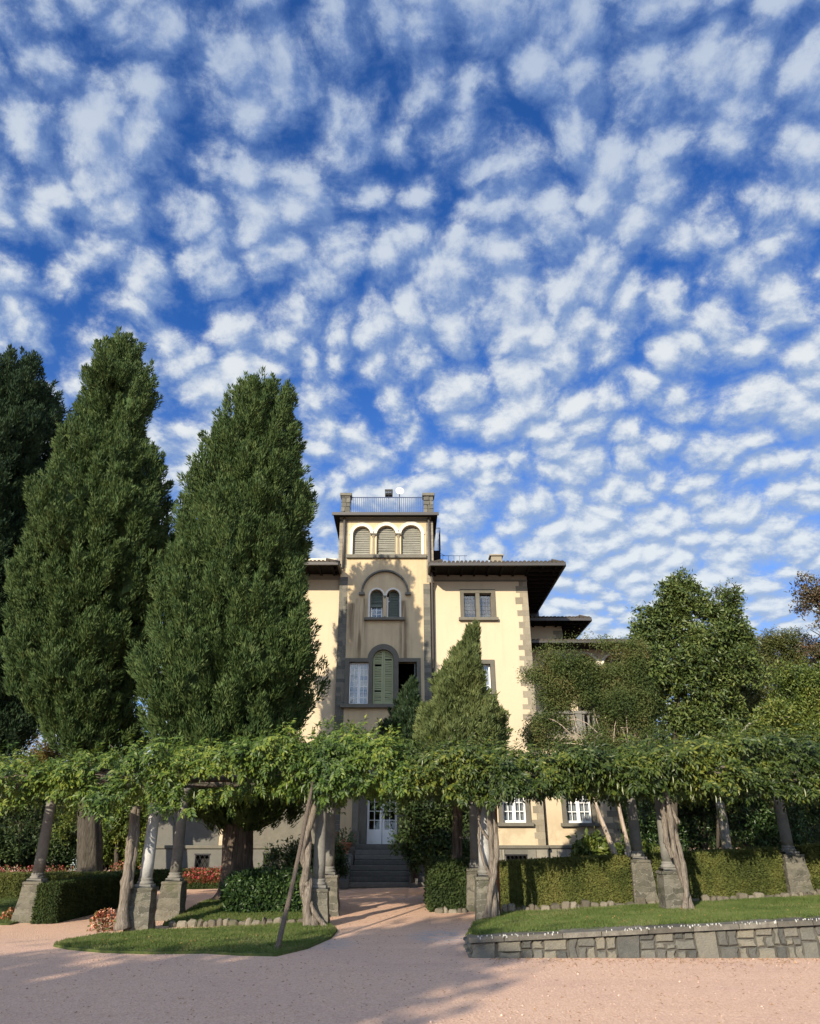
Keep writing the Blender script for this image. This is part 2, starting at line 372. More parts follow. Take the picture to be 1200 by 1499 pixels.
r = t.math('MAXIMUM', run(-1.72, .34, 10.6, 7.2), run(0.0, .26, 10.5, 6.8)); r = t.math('MAXIMUM', r, run(-2.15, .26, 10.4, 8.0))
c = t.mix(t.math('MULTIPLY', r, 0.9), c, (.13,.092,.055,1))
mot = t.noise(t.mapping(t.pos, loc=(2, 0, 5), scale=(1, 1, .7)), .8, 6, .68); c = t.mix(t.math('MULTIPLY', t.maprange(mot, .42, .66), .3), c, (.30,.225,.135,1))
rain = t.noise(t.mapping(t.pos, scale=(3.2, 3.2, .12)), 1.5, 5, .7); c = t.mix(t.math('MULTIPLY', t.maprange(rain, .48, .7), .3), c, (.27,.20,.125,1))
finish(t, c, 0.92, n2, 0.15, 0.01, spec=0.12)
t, c, n2 = stucco('trim_white', (.58,.545,.46), (.42,.38,.31), (.52,.48,.40)); finish(t, c, 0.8, n2, 0.1, 0.01, spec=0.2)

def stonemat(name, a, b, d, scale=6.0, bst=0.35, island=0.6, moss=None):
    t = material(name); n = t.noise(t.pos, scale, 5, 0.65); n2 = t.noise(t.pos, scale * 6, 4, 0.65)
    f = t.math('ADD', t.math('MULTIPLY', t.rnd, island), t.math('MULTIPLY', n, 1 - island * 0.6)); f = t.math('SUBTRACT', f, 0.12)
    c = t.ramp(f, [(.15, a), (.5, b), (.85, d)])
    c = t.mix(t.math('MULTIPLY', t.maprange(n2, .4, .7), .35), c, t.mix(1.0, c, (.6, .6, .6, 1), 'MULTIPLY'))
    if moss: c = t.mix(t.math('MULTIPLY', t.maprange(t.noise(t.pos, 2.3, 5, 0.7), .52, .68), .7), c, c4(moss))
    finish(t, c, 0.88, t.math('ADD', n2, n), bst, 0.02, spec=0.2)
stonemat('grey_stone', (.095,.087,.068), (.13,.12,.094), (.18,.165,.13), 4, .25)
stonemat('quoin_stone', (.185,.16,.115), (.235,.203,.147), (.285,.248,.178), 6, .3, 0.6)
stonemat('strip_stone', (.085,.083,.07), (.115,.11,.09), (.165,.152,.12), 7, .25, 0.6)
stonemat('base_stone', (.15,.145,.12), (.23,.21,.17), (.32,.29,.235), 3, .4, 0.6)
stonemat('step_stone', (.08,.077,.066), (.125,.118,.10), (.18,.168,.14), 5, .3, 0.4)
stonemat('wall_stone', (.075,.076,.068), (.13,.126,.106), (.185,.170,.13), 7, .9, 0.8)
stonemat('mortar', (.06,.056,.047), (.10,.094,.08), (.15,.14,.12), 9, .4, 0.0)
stonemat('coping', (.06,.055,.045), (.11,.10,.08), (.22,.20,.16), 7, .6, 0.35)
stonemat('pier_stone', (.105,.10,.08), (.165,.155,.122), (.24,.22,.17), 6, .8, 0.45, moss=(.075,.08,.045))
stonemat('column_stone', (.13,.125,.11), (.19,.18,.155), (.25,.24,.21), 4, .3, 0.0)
stonemat('column_pale', (.30,.295,.275), (.42,.41,.385), (.52,.505,.475), 4, .25, 0.0)
stonemat('edge_stone', (.085,.075,.055), (.14,.122,.09), (.21,.185,.14), 6, .6, 0.7, moss=(.08,.085,.04))
t = material('masonry'); sx = t.n('ShaderNodeSeparateXYZ', ins={0: t.pos})
wv = t.noise(t.pos, 4.5, 3, 0.6, 0, 1); sw = t.n('ShaderNodeSeparateXYZ', ins={0: wv})
uv = t.n('ShaderNodeCombineXYZ', ins={0: t.math('ADD', t.math('ADD', sx.outputs[0], sx.outputs[1]), t.math('MULTIPLY', sw.outputs[0], .42)), 1: t.math('ADD', sx.outputs[2], t.math('MULTIPLY', sw.outputs[1], .26)), 2: 0.0}).outputs[0]
br = t.n('ShaderNodeTexBrick', offset=.5, squash=1.6, squash_frequency=3, ins={'Vector': uv, 'Color1': (.085,.08,.063,1), 'Color2': (.165,.15,.118,1), 'Mortar': (.185,.17,.138,1), 'Scale': 1.0, 'Mortar Size': .010, 'Mortar Smooth': .4, 'Bias': 0.0, 'Brick Width': .23, 'Row Height': .115})
n = t.noise(t.pos, 9, 5, 0.7); n2 = t.noise(t.pos, 40, 3, 0.65)
c = t.mix(t.math('MULTIPLY', t.maprange(n, .35, .7), .5), br.outputs[0], t.mix(1.0, br.outputs[0], (.6,.62,.55,1), 'MULTIPLY'))
c = t.mix(t.math('MULTIPLY', t.maprange(t.noise(t.pos, 2.3, 5, 0.7), .52, .68), .6), c, (.085,.092,.05,1))
hb = t.math('ADD', t.math('MULTIPLY', t.math('SUBTRACT', 1.0, br.outputs[1]), .5), t.math('ADD', n, t.math('MULTIPLY', n2, .4)))
finish(t, c, 0.92, hb, .9, .03, spec=.15)
t = material('white_fleck'); finish(t, (.42,.41,.37,1), 0.9)

def plain(name, c, rough=0.5, metal=0.0, var=0.2, spec=0.35):
    t = material(name); n = t.noise(t.pos, 5, 4, 0.6)
    finish(t, t.mix(t.math('MULTIPLY', n, var * 2), c4(c), c4(tuple(x * 0.55 for x in c))), rough, n, 0.05, 0.01, metal, spec)
plain('white_paint', (.80,.79,.75), 0.45); plain('green_shutter', (.30,.31,.16), 0.6); plain('grey_shutter', (.26,.25,.20), 0.75, var=.5)
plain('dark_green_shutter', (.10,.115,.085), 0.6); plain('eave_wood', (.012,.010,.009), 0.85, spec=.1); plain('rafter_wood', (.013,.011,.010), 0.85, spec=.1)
plain('gutter', (.06,.055,.05), 0.5, .2); plain('pipe', (.095,.085,.075), 0.5, .2); plain('iron', (.02,.02,.022), 0.5, .4)
plain('railing_sky_tint', (.035,.055,.12), 0.5, .2); plain('roof_edge', (.075,.062,.048), 0.9, var=.5); plain('pale_gutter', (.62,.55,.42), 0.7)  # railing colour holds the blue of sky seen between its bars
plain('terracotta', (.36,.15,.08), 0.85); plain('dish_white', (.80,.80,.80), 0.4); plain('dark_box', (.06,.06,.06), 0.7)
plain('room_dark', (.03,.028,.025), 0.9); plain('lead', (.035,.035,.035), 0.6); plain('plinth_cement', (.145,.138,.118), 0.9, var=.4)  # near-black room colour has the shade of unlit rooms put into it
plain('curtain', (.46,.48,.53), 0.9, var=.15); plain('pane_dull', (.13,.105,.10), 0.9, var=.2); plain('rust', (.16,.06,.03), 0.9)
t = material('glass')
fr = t.n('ShaderNodeFresnel', ins={0: 1.5}).outputs[0]
gl = t.n('ShaderNodeBsdfGlossy', ins={0: (.55,.57,.58,1), 1: 0.03}); tr = t.n('ShaderNodeBsdfTransparent', ins={0: (.86,.88,.88,1)})
mx = t.n('ShaderNodeMixShader', ins={0: t.math('ADD', fr, 0.06), 1: tr.outputs[0], 2: gl.outputs[0]}); t.nt.links.new(mx.outputs[0], t.out.inputs[0])

def barkmat(name, a, b, d, sc=(9, 9, 1.2), moss=None, mth=.55):
    t = material(name); n = t.noise(t.mapping(t.obj, scale=sc), 3, 5, 0.65, 0.6)
    c = t.ramp(n, [(.3, a), (.5, b), (.72, d)])
    if moss: c = t.mix(t.math('MULTIPLY', t.maprange(t.noise(t.pos, 3.5, 4, .65), mth, mth + .12), .85), c, c4(moss))
    finish(t, c, 0.92, n, 0.9, 0.04, spec=0.1)
barkmat('vine_bark', (.065,.052,.04), (.17,.142,.112), (.29,.25,.20), (14, 14, 1.1)); barkmat('cypress_bark', (.045,.036,.028), (.10,.078,.06), (.17,.13,.10), (7, 7, .7))
barkmat('dark_bark', (.03,.027,.02), (.065,.055,.042), (.11,.095,.075)); barkmat('mossy_bark', (.16,.145,.115), (.30,.27,.22), (.42,.39,.33), (8, 8, 2), (.075,.10,.022), .52)
barkmat('pale_bark', (.20,.15,.11), (.36,.29,.22), (.50,.42,.33), (7, 7, 1)); barkmat('pole_wood', (.075,.058,.042), (.13,.10,.075), (.19,.155,.12), (20, 20, 1))

# ------------------------------------------------------------------ setting: ground, lawns
xs = np.concatenate([np.linspace(-260, -14, 14), np.linspace(-13, 13, 66), np.linspace(14, 260, 14)])
ys = np.concatenate([np.linspace(-60, 4, 10), np.linspace(5, 34, 70), np.linspace(36, 420, 16)])
GX, GY = np.meshgrid(xs, ys, indexing='ij')
v = np.stack([GX, GY, gz(GX, GY)], -1).reshape(-1, 3); ny = len(ys)
i, j = np.meshgrid(np.arange(len(xs) - 1), np.arange(ny - 1), indexing='ij'); a = (i * ny + j).ravel()
mb = MB(); mb.addnp(v, np.stack([a, a + ny, a + ny + 1, a + 1], 1))
tag(mb.build('ground', M['gravel'], None, True, (0, 0, 0)), kind='structure')

def zwall(x): return 0.265 + 0.045 * (np.clip(x, 1, 14) - 1)        # top of the earth behind the retaining wall
def zlawn(x, y):
    f = sstep(12.3, 16.8, y); top = zwall(x) * (1 - f) + (gz(x, y) + 0.05) * f
    side = np.maximum(sstep(13.2, 12.7, y), sstep(0.95, 1.9 + 0 * x, x))
    return (gz(x, y) - 0.03) * (1 - side) + top * side
def in_poly(x, y, poly):
    ins = np.zeros(len(x), bool); n = len(poly)
    for k in range(n):
        x1, y1 = poly[k]; x2, y2 = poly[(k + 1) % n]
        cnd = ((y1 > y) != (y2 > y)) & (x < (x2 - x1) * (y - y1) / (y2 - y1 + 1e-12) + x1); ins ^= cnd
    return ins
def patch(name, poly, zf, m, step=0.25, skirt=0.0):
    """sheet over a ground outline, following the lie of the land"""
    P_ = []
    for k in range(len(poly)):
        a_, b_ = np.array(poly[k]), np.array(poly[(k + 1) % len(poly)]); L = np.linalg.norm(b_ - a_); n_ = max(1, int(L / step))
        P_ += [a_ + (b_ - a_) * q / n_ for q in range(n_)]
    P_ = np.array(P_); bm = bmesh.new()
    vs = [bm.verts.new((p[0], p[1], 0)) for p in P_]
    f = bm.faces.new(vs); bmesh.ops.triangulate(bm, faces=[f])
    bmesh.ops.subdivide_edges(bm, edges=[e for e in bm.edges if e.calc_length() > 1.2], cuts=2, use_grid_fill=True)
    bmesh.ops.triangulate(bm, faces=bm.faces[:])
    bmesh.ops.subdivide_edges(bm, edges=[e for e in bm.edges if e.calc_length() > 0.7], cuts=1)
    bm.normal_update()
    V = np.array([v_.co[:] for v_ in bm.verts]); bm.verts.index_update()
    V[:, 2] = zf(V[:, 0], V[:, 1])
    fs = [[v_.index for v_ in f_.verts][:: (1 if f_.normal.z > 0 else -1)] for f_ in bm.faces]; bm.free()
    mb = MB().add(V, fs)
    if skirt:
        n_ = len(P_); top = np.c_[P_, zf(P_[:, 0], P_[:, 1])]; bot = top - [0, 0, skirt]
        mb.add(np.concatenate([top, bot]), [(q, q + n_, (q + 1) % n_ + n_, (q + 1) % n_) for q in range(n_)])
    return mb.build(name, m, None, True, (0, 0, 0))
gp_ = lambda L, z=0.0: [ground_px(x_, y_, z) for x_, y_ in L]
LAWN_FRONT = gp_([(78, 1384), (100, 1390), (150, 1395), (220, 1397), (300, 1396), (350, 1399), (405, 1400), (450, 1389), (485, 1373), (494, 1362), (478, 1353), (440, 1352), (330, 1354), (215, 1357), (150, 1361), (110, 1371)])
LAWN_BACK = [(-4.95, 16.95), (-1.65, 16.95), (-1.7, 21.5), (-3.0, 23.0), (-4.6, 23.2), (-4.9, 21.0)]
LAWN_LEFT = [(-14, 17.6), (-8.4, 17.6), (-8.6, 24.5), (-14, 24.5)]
LAWN_RIGHT = [(1.05, 12.3), (14, 12.3), (14, 17.4), (4.5, 17.3), (2.0, 16.9), (1.35, 15.8), (1.05, 14.2)]
zfr = lambda x, y: gz(x, y) + 0.035
zbk = lambda x, y: gz(x, y) + 0.05 + 0.16 * sstep(17, 20, y)
tag(patch('lawn', LAWN_FRONT, zfr, M['lawn_soil'], skirt=.05), kind='structure')
tag(patch('lawn_bank', LAWN_BACK, zbk, M['lawn_soil'], skirt=.2), kind='structure')
tag(patch('lawn_left', LAWN_LEFT, zfr, M['lawn_soil'], skirt=.05), kind='structure')
tag(patch('lawn_terrace', LAWN_RIGHT, zlawn, M['lawn_soil'], skirt=.5), kind='structure')
tag(patch('garden_bed', [(1.9, 17.7), (16, 17.5), (16, 28.5), (1.6, 28.5), (1.5, 19)], lambda x, y: gz(x, y) + .03, M['earth'], .6), kind='structure')
tag(patch('garden_soil', [(-30, 24.8), (-8.7, 24.8), (-8.7, 40), (-30, 40)], lambda x, y: gz(x, y) + .03, M['earth'], .9), kind='structure')

mb = MB()
for poly, zf, dens in ((LAWN_FRONT, zfr, 3400), (LAWN_BACK, zbk, 1700), (LAWN_RIGHT, zlawn, 2400), (LAWN_LEFT, zfr, 500)):
    pa = np.array(poly); lo, hi = pa.min(0), pa.max(0)
    n = int(dens * np.prod(hi - lo)); p = rng.uniform(lo - .06, hi + .06, (n, 2))
    keep = in_poly(p[:, 0], p[:, 1], poly); p = p[keep]
    thin = fbm(np.c_[p * 1.3, p[:, 0] * 0], 5, 3); p = p[thin > rng.uniform(0.12, 0.56, len(p))]; n = len(p)
    d = unit(np.c_[rng.normal(0, .45, (n, 2)), np.ones(n)]); hgt = rng.uniform(.025, .06, n) * (0.7 + 0.7 * fbm(np.c_[p * 2.1, p[:, 0] * 0], 9, 2))
    mb.leaves(np.c_[p, zf(p[:, 0], p[:, 1]) - .004], d, rdir(n), hgt, .012, .2)
tag(mb.build('grass', M['grass'], None, False, (0, 0, 0)), 'short green lawn grass on both sides of the gravel way', None, None, 'stuff')

# ------------------------------------------------------------------ retaining wall with coping
wall = empty('retaining_wall', (6, 12.2, 0))
tag(wall, 'low grey rubble stone retaining wall with dark pale-flecked coping beside the gravel', 'wall')
WX0, WX1, WY = 0.98, 13.6, 12.08
mb = MB()
n = 28
for k in range(n):
    xa, xb = WX0 + .05 + (WX1 - WX0 - .05) * k / n, WX0 + .05 + (WX1 - WX0 - .05) * (k + 1) / n
    mb.hexa([(xa, WY + .045, -.2), (xb, WY + .045, -.2), (xb, WY + .40, -.2), (xa, WY + .40, -.2),
             (xa, WY + .045, zwall(xa) - .06), (xb, WY + .045, zwall(xb) - .06), (xb, WY + .40, zwall(xb) - .06), (xa, WY + .40, zwall(xa) - .06)])
def stone_poly(mb, poly, y, dep, mi=1):
    """one rubble stone: jittered polygon in x,z, shrunk for its joint, with a worn bevelled face"""
    poly = np.array(poly); c_ = poly.mean(0)
    o = c_ + (poly - c_) * (1 - .014 / np.maximum(np.linalg.norm(poly - c_, axis=1), .03))[:, None]
    f_ = c_ + (o - c_) * (1 - .022 / np.maximum(np.linalg.norm(o - c_, axis=1), .04))[:, None]
    m = len(o); dy = dep * rng.uniform(.7, 1.15)
    vs = [(x_, y + .05, z_) for x_, z_ in o] + [(x_, y - dy * .55, z_) for x_, z_ in o] + [(x_, y - dy + rng.uniform(-.004, .004), z_) for x_, z_ in f_]
    fs = [tuple(range(2 * m, 3 * m))]
    for r_ in (0, 1):
        for q in range(m): k = (q + 1) % m; fs.append((r_*m+q, r_*m+k, (r_+1)*m+k, (r_+1)*m+q))
    mb.add(vs, fs, mi)
x = WX0
while x < WX1:                                          # blocks of stones: tall singles beside stacks of two or three
    wd = rng.uniform(.14, .40); x2 = min(x + wd, WX1 + .1); zt0, zt1 = float(zwall(x)) - .065, float(zwall(x2)) - .065
    H = zt0; kind = rng.choice(['one', 'two', 'three', 'two', 'two', 'three'])
    if x < WX0 + .01: kind = 'one'
    jit = lambda s_=.024: rng.uniform(-s_, s_)
    cuts = {'one': [1.0], 'two': [rng.uniform(.4, .7), 1.0], 'three': [rng.uniform(.32, .45), rng.uniform(.62, .76), 1.0]}[kind]
    lo_ = 0.0
    for ci, cu in enumerate(cuts):
        nsp = 1 if (kind == 'one' or rng.random() < .55) else 2; xe = np.linspace(x, x2, nsp + 1)
        for q in range(nsp):
            xa, xb = xe[q], xe[q + 1]; za, zb = -.03 + (zt0 + .03) * lo_, -.03 + (zt0 + .03) * cu; zc_ = -.03 + (zt1 + .03) * cu; zd = -.03 + (zt1 + .03) * lo_
            pl = [(xa + jit(.016), za + jit(.008)), (xb + jit(.016), zd + jit(.008)), (xb + jit(.02), (zd + zc_) / 2), (xb + jit(.022), zc_ + jit(.012)), ((xa + xb) / 2, (zb + zc_) / 2 + jit(.014)), (xa + jit(.022), zb + jit(.012)), (xa + jit(.02), (za + zb) / 2)]
            stone_poly(mb, pl, WY + .05, .05)
        lo_ = cu
    x = x2
# the rough end of the wall, turning in beside the way
for k in range(7):
    ya = WY + .05 + k * .21
    for q in range(2):
        z0_, z1_ = -.03 + q * .09, .06 + q * .09
        mb.cbox(WX0 - .02 + .02 * q, WX0 + .16, ya, ya + .20, z0_, max(z0_ + .04, z1_ - .02 - k * .008), .02, .014, 1)
mb.build('wall_body', [M['mortar'], M['wall_stone']], wall)
mb = MB(); x = WX0 - .03
while x < WX1:
    wd = rng.uniform(.5, 1.0); xb = x + wd; za, zb = float(zwall(x)), float(zwall(xb))
    n_ = 5; th_ = .07
    for q in range(n_):
        pass
    J = lambda s_=.008: rng.uniform(-s_, s_)
    P8 = np.array([(x + .004, WY - .055 + J(), za - th_), (xb - .004, WY - .055 + J(), zb - th_), (xb - .004, WY + .36, zb - th_), (x + .004, WY + .36, za - th_),
                   (x + .008, WY - .045 + J(), za + J(.01)), (xb - .008, WY - .045 + J(), zb + J(.01)), (xb - .008, WY + .35, zb + J(.01)), (x + .008, WY + .35, za + J(.01))])
    mb.hexa(P8); x = xb
for k in range(260):                                    # small white flecks along the front arris
    cx_ = rng.uniform(WX0, 11); 
    if fbm(np.array([[cx_ * 1.6, 0, 0]]), 3, 2)[0] < rng.uniform(.38, .62): continue
    s_ = rng.uniform(.003, .008); zc_ = float(zwall(cx_)); yy = rng.uniform(WY - .06, WY + .02)
    if yy < WY - .035: mb.cbox(cx_ - s_, cx_ + s_, WY - .062, WY - .045, zc_ - rng.uniform(.015, .03), zc_ + .004, .003, .004, 1)
    else: mb.cbox(cx_ - s_, cx_ + s_, yy - s_ * .6, yy + s_ * .6, zc_ - .01, zc_ + .012, .003, .003, 1)
mb.build('coping', [M['coping'], M['white_fleck']], wall)

# ------------------------------------------------------------------ stone edgings
def edging(label, pts, h=.13, zf=gz):
    mb = MB(); pts = np.array(pts, float)
    for a_, b_ in zip(pts[:-1], pts[1:]):
        L = np.linalg.norm(b_ - a_); s_ = 0
        while s_ < L:
            wd = rng.uniform(.09, .24); p = a_ + (b_ - a_) * min(1, (s_ + wd / 2) / L); z_ = float(zf(p[0], p[1])); hh = h * rng.uniform(.5, 1.05)
            mb.cbox(p[0] - wd * .46, p[0] + wd * .46, p[1] - .09, p[1] + .09, z_ - .06, z_ + hh, .035, .02); s_ += wd
    return tag(mb.build('stone_edging', M['edge_stone'], None), label, 'edging', 'stone edgings along the planting')
edging('row of small rough stones edging the grass bank left of the gravel way', [(-4.75, 16.75), (-3.2, 16.7), (-1.95, 16.7)], .14)
edging('row of pale rough stones along the foot of the long clipped hedge', [(1.95, 17.45), (5.0, 17.5), (9.0, 17.55), (13.5, 17.6)], .17)
edging('short row of rough stones under the dark hedge by the way in', [(.7, 18.0), (1.35, 17.9)], .13)

# ------------------------------------------------------------------ pergola
COLX = [(-8.30, .65, 0), (-5.18, .66, .655), (-1.70, .78, .64), (1.66, .92, .85), (5.38, 1.10, .95), (8.87, 1.21, 1.15), (12.3, 1.35, 1.3)]
pg = empty('pergola', (0, 17, 0)); tag(pg, 'long stone columned pergola on rubble pedestals carrying the vines across the garden', 'pergola')
def pedestal(mb, cx_, cy_, zt, zb, wt, wb):
    nz_, na = 16, 9; vs = []; zz = np.linspace(zb - .06, zt - .055, nz_)
    for z_ in zz:
        f_ = np.clip((z_ - zb) / (zt - zb), 0, 1); h_ = wb + (wt - wb) * f_; e_ = np.linspace(-h_, h_, na)[:-1]
        ring = np.concatenate([np.c_[e_, np.full(na - 1, -h_)], np.c_[np.full(na - 1, h_), e_], np.c_[-e_, np.full(na - 1, h_)], np.c_[np.full(na - 1, -h_), -e_]])
        p = np.c_[cx_ + ring[:, 0], cy_ + ring[:, 1], np.full(len(ring), z_)]; k_ = 1 + .16 * (fbm(p * [7, 7, 9], 77, 2) - .5)
        p[:, 0] = cx_ + ring[:, 0] * k_; p[:, 1] = cy_ + ring[:, 1] * k_; vs.append(p)
    m_ = 4 * (na - 1); mb.add(np.concatenate(vs), [(r_ * m_ + q, r_ * m_ + (q + 1) % m_, (r_ + 1) * m_ + (q + 1) % m_, (r_ + 1) * m_ + q) for r_ in range(nz_ - 1) for q in range(m_)])
    mb.cbox(cx_ - wt - .02, cx_ + wt + .02, cy_ - wt - .02, cy_ + wt + .02, zt - .06, zt, .012, .006)
PERG_TOP = 2.62
for k, (cx_, zbk_, zfr_) in enumerate(COLX):
    for row, (cy_, zt) in enumerate(((16.2, zfr_), (18.25, zbk_))):
        if zt == 0: continue
        zb = float(gz(cx_, cy_)); front = row == 0
        c_ = empty('column', (cx_, cy_, zb), pg)
        wt, wb = (.20, .235) if front else (.215, .27)
        if k == 0: wt, wb = .20, .29
        mb = MB(); pedestal(mb, cx_, cy_, zt, zb, wt, wb); mb.build('pedestal', M['masonry'], c_)
        mb = MB(); b_ = zt
        mb.cbox(cx_ - .165, cx_ + .165, cy_ - .165, cy_ + .165, b_, b_ + .06, .008)
        mb.lathe((cx_, cy_, b_ + .06), [(.155, 0), (.165, .02), (.155, .045), (.135, .055), (.135, .075), (.145, .09), (.128, .115)], 24)
        mb.build('base_moulding', M['column_stone'], c_, True)
        mb = MB(); top = PERG_TOP + .05 * (cx_ > 3) + .08 * (cx_ > 7)
        zs = np.linspace(b_ + .17, top - .12, 7); rr = [.125, .124, .121, .117, .112, .107, .102]
        mb.lathe((cx_, cy_, 0), list(zip(rr, zs)) + [(.12, top - .10), (.125, top - .07), (.15, top - .04), (.15, top)], 24)
        mb.build('shaft', M['column_pale' if front and k in (1, 3) else 'column_stone'], c_, True)
mb = MB()
for cy_ in (16.2, 18.25): mb.tube([(-14, cy_, PERG_TOP + .02), (-4, cy_, PERG_TOP + .06), (6, cy_, PERG_TOP + .12), (14, cy_, PERG_TOP + .22)], .05, 8)
mb.build('long_beam', M['dark_bark'], pg)
for k in range(17):
    xx = -12.6 + k * 1.6; zz_ = PERG_TOP + .15 + .009 * (xx + 14)
    MB().tube([(xx, 15.55, zz_), (xx + .03, 18.9, zz_)], .038, 7).build('rafter', M['dark_bark'], pg)

# wisteria: trunk of its own, its share of the leaf roof, hanging pods
TOPPX = [(-120, 1100), (0, 1108), (60, 1118), (110, 1112), (180, 1094), (230, 1086), (300, 1092), (370, 1088), (420, 1076), (490, 1066), (540, 1076), (620, 1088), (680, 1080), (740, 1092), (800, 1100), (880, 1098), (960, 1086), (1040, 1082), (1120, 1078), (1200, 1076), (1320, 1070)]
BOTPX = [(-120, 1180), (0, 1188), (40, 1172), (80, 1168), (130, 1180), (170, 1196), (230, 1192), (280, 1196), (320, 1166), (380, 1160), (430, 1166), (475, 1180), (520, 1160), (580, 1152), (640, 1152), (690, 1184), (720, 1186), (760, 1158), (850, 1154), (960, 1160), (1010, 1172), (1100, 1164), (1200, 1168), (1320, 1172)]
xw = np.array([X(p, 1120, 15.4) for p, _ in TOPPX]); zw_t = np.array([Z(y, 15.4) for _, y in TOPPX])
xb_ = np.array([X(p, 1160, 15.5) for p, _ in BOTPX]); zb_b = np.array([Z(y, 15.5) for _, y in BOTPX])
def wisteria_mass(mb, x0, x1, n):
    """compound leaves over the pergola between x0 and x1"""
    x_ = rng.uniform(x0, x1, n); zt = np.interp(x_, xw, zw_t) ; zb = np.interp(x_, xb_, zb_b)
    face = rng.random(n); fr_ = face < .50; tp = (face >= .50) & (face < .76); bt = (face >= .76) & (face < .88); bk = face >= .88
    lump = fbm(np.c_[x_ * 1.4, face * 0 + 3, zt], 21, 3) - .5
    y0 = 15.35 + .25 * lump; y1 = 19.0
    u = rng.random(n); y_ = np.where(fr_, y0 + np.abs(rng.normal(0, .16, n)), np.where(bk, y1 - np.abs(rng.normal(0, .2, n)), y0 + (y1 - y0) * u))
    zmid = np.where(rng.random(n) < .45, rng.random(n) ** .7, rng.random(n))
    ztf = zt + .55 * lump; zbf = np.maximum(zb + .14 + .5 * (fbm(np.c_[x_ * 2.6, face * 0, face * 0 + 9], 25, 2) - .5), 2.0)
    core_b = np.maximum(zbf + .12, 2.55)
    z_ = np.where(fr_ | bk, zbf + (ztf - zbf) * zmid, np.where(tp, ztf + np.abs(rng.normal(0, .07, n)) * 1.2 + .06 * np.sin(y_ * 3), core_b + rng.normal(0, .07, n)))
    z_ = z_ + np.where(fr_, .12 * (fbm(np.c_[x_ * 2.2, y_, z_ * 2.2], 31, 2) - .5), 0)
    y_ = y_ - np.where(fr_, 1.0 * (fbm(np.c_[x_ * 1.5, x_ * 0, z_ * 1.9], 33, 2) - .5) + .10 * (z_ > zbf + .3), 0)
    # bushy bulge: keep holes
    keep = fbm(np.c_[x_ * 2.3, y_ * 1.6, z_ * 2.6], 41, 2) > np.where(fr_ | tp, rng.uniform(.28, .52, n), rng.uniform(.1, .4, n))
    p = np.c_[x_, y_, z_][keep]; fr2, tp2 = fr_[keep], tp[keep]; m = len(p)
    out = np.where(fr2[:, None], [0, -1, -.1], np.where(tp2[:, None], [0, -.35, .9], [0, -.2, -.6])) + rng.normal(0, .55, (m, 3)); out = unit(out)
    rach = unit(out * .7 + np.array([0, 0, -.55]) + rng.normal(0, .25, (m, 3)))
    nl = 9; Lr = rng.uniform(.16, .30, m)
    P_, D_, N_, S_ = [], [], [], []
    nrm = unit(out + np.array([-.25, -.35, .75])); side = unit(np.cross(rach, nrm))
    for q in range(nl):
        s_ = (q // 2 + .6) / (nl / 2 + .4); sg = 0 if q == nl - 1 else (1 if q % 2 else -1)
        P_.append(p + rach * (Lr * s_)[:, None]); D_.append(unit(rach * (.55 if sg else 1) + side * sg * .9 + np.array([0, 0, -.25]) + rng.normal(0, .15, (m, 3))))
        N_.append(unit(nrm + rng.normal(0, .25, (m, 3)))); S_.append(Lr * rng.uniform(.34, .50, m))
    S_ = np.concatenate(S_); mb.leaves(np.concatenate(P_), np.concatenate(D_), np.concatenate(N_), S_, S_ * .44, .12)
    # arching shoots above
    for _ in range(int((x1 - x0) * 3.2)):
        xx = rng.uniform(x0, x1); zt_ = float(np.interp(xx, xw, zw_t)) - .06; y2 = rng.uniform(15.2, 17.5); L = rng.uniform(.2, .55); dx = rng.uniform(-.6, .6)
        tt = np.linspace(0, 1, 5)[:, None]; pts = np.array([xx, y2, zt_]) + tt * np.array([dx * L, -.15 * L, L]) - tt ** 2 * np.array([-dx * .3 * L, 0, .25 * L])
        mb.tube(pts, .006, 4, 1); k = 26
        s_ = rng.integers(0, 5, k); dd = unit(rng.normal(0, .8, (k, 3)) + [0, -.3, .1])
        mb.leaves(pts[s_], dd, rdir(k), rng.uniform(.06, .11, k), .042, .12)
def hang_pods(x0, x1, pods, fo):
    for _ in range(pods):
        xx = rng.uniform(x0, x1); y2 = rng.uniform(15.1, 15.6) if rng.random() < .6 else rng.uniform(15.6, 18.6)
        zb_ = float(np.interp(xx, xb_, zb_b)) + (rng.uniform(0, .45) if y2 < 15.6 else .1); L = rng.uniform(.09, .16)
        MB().tube([(xx, y2, zb_ + .05), (xx + .004, y2, zb_ + .05 - L * .5), (xx + rng.normal(0, .01), y2, zb_ + .05 - L)], [.003, .011, .005], 6).build('seed_pod', M['pod'], fo)
def twisted(mb, path, r0, r1, strands=2, twist=2.2, spread=.055, seg=9, n=26):
    path = np.array(path, float); tt = np.linspace(0, 1, n); ctrl = np.linspace(0, 1, len(path))
    c_ = np.stack([np.interp(tt, ctrl, path[:, q]) for q in range(3)], 1)
    for q in range(2): c_[1:-1] = (c_[:-2] + c_[1:-1] * 2 + c_[2:]) / 4
    for s_ in range(strands):
        ph = 2 * np.pi * s_ / strands + tt * 2 * np.pi * twist; sp = spread * (1 if strands > 1 else .15)
        p = c_ + np.c_[np.cos(ph) * sp, np.sin(ph) * sp, 0 * ph] + np.c_[rng.normal(0, .006, (n, 2)), np.zeros(n)]
        r = r0 + (r1 - r0) * tt ** .6; r = r * (1 + .10 * np.sin(tt * 21 + s_ * 2)) ; r[0] *= 1.35; r[1] *= 1.15
        mb.tube(p, r, seg, 0, .07)
def stem(Y, *pts): return [tuple(PT(a_, b_, Y + (c_[0] if c_ else 0))) for a_, b_, *c_ in pts]
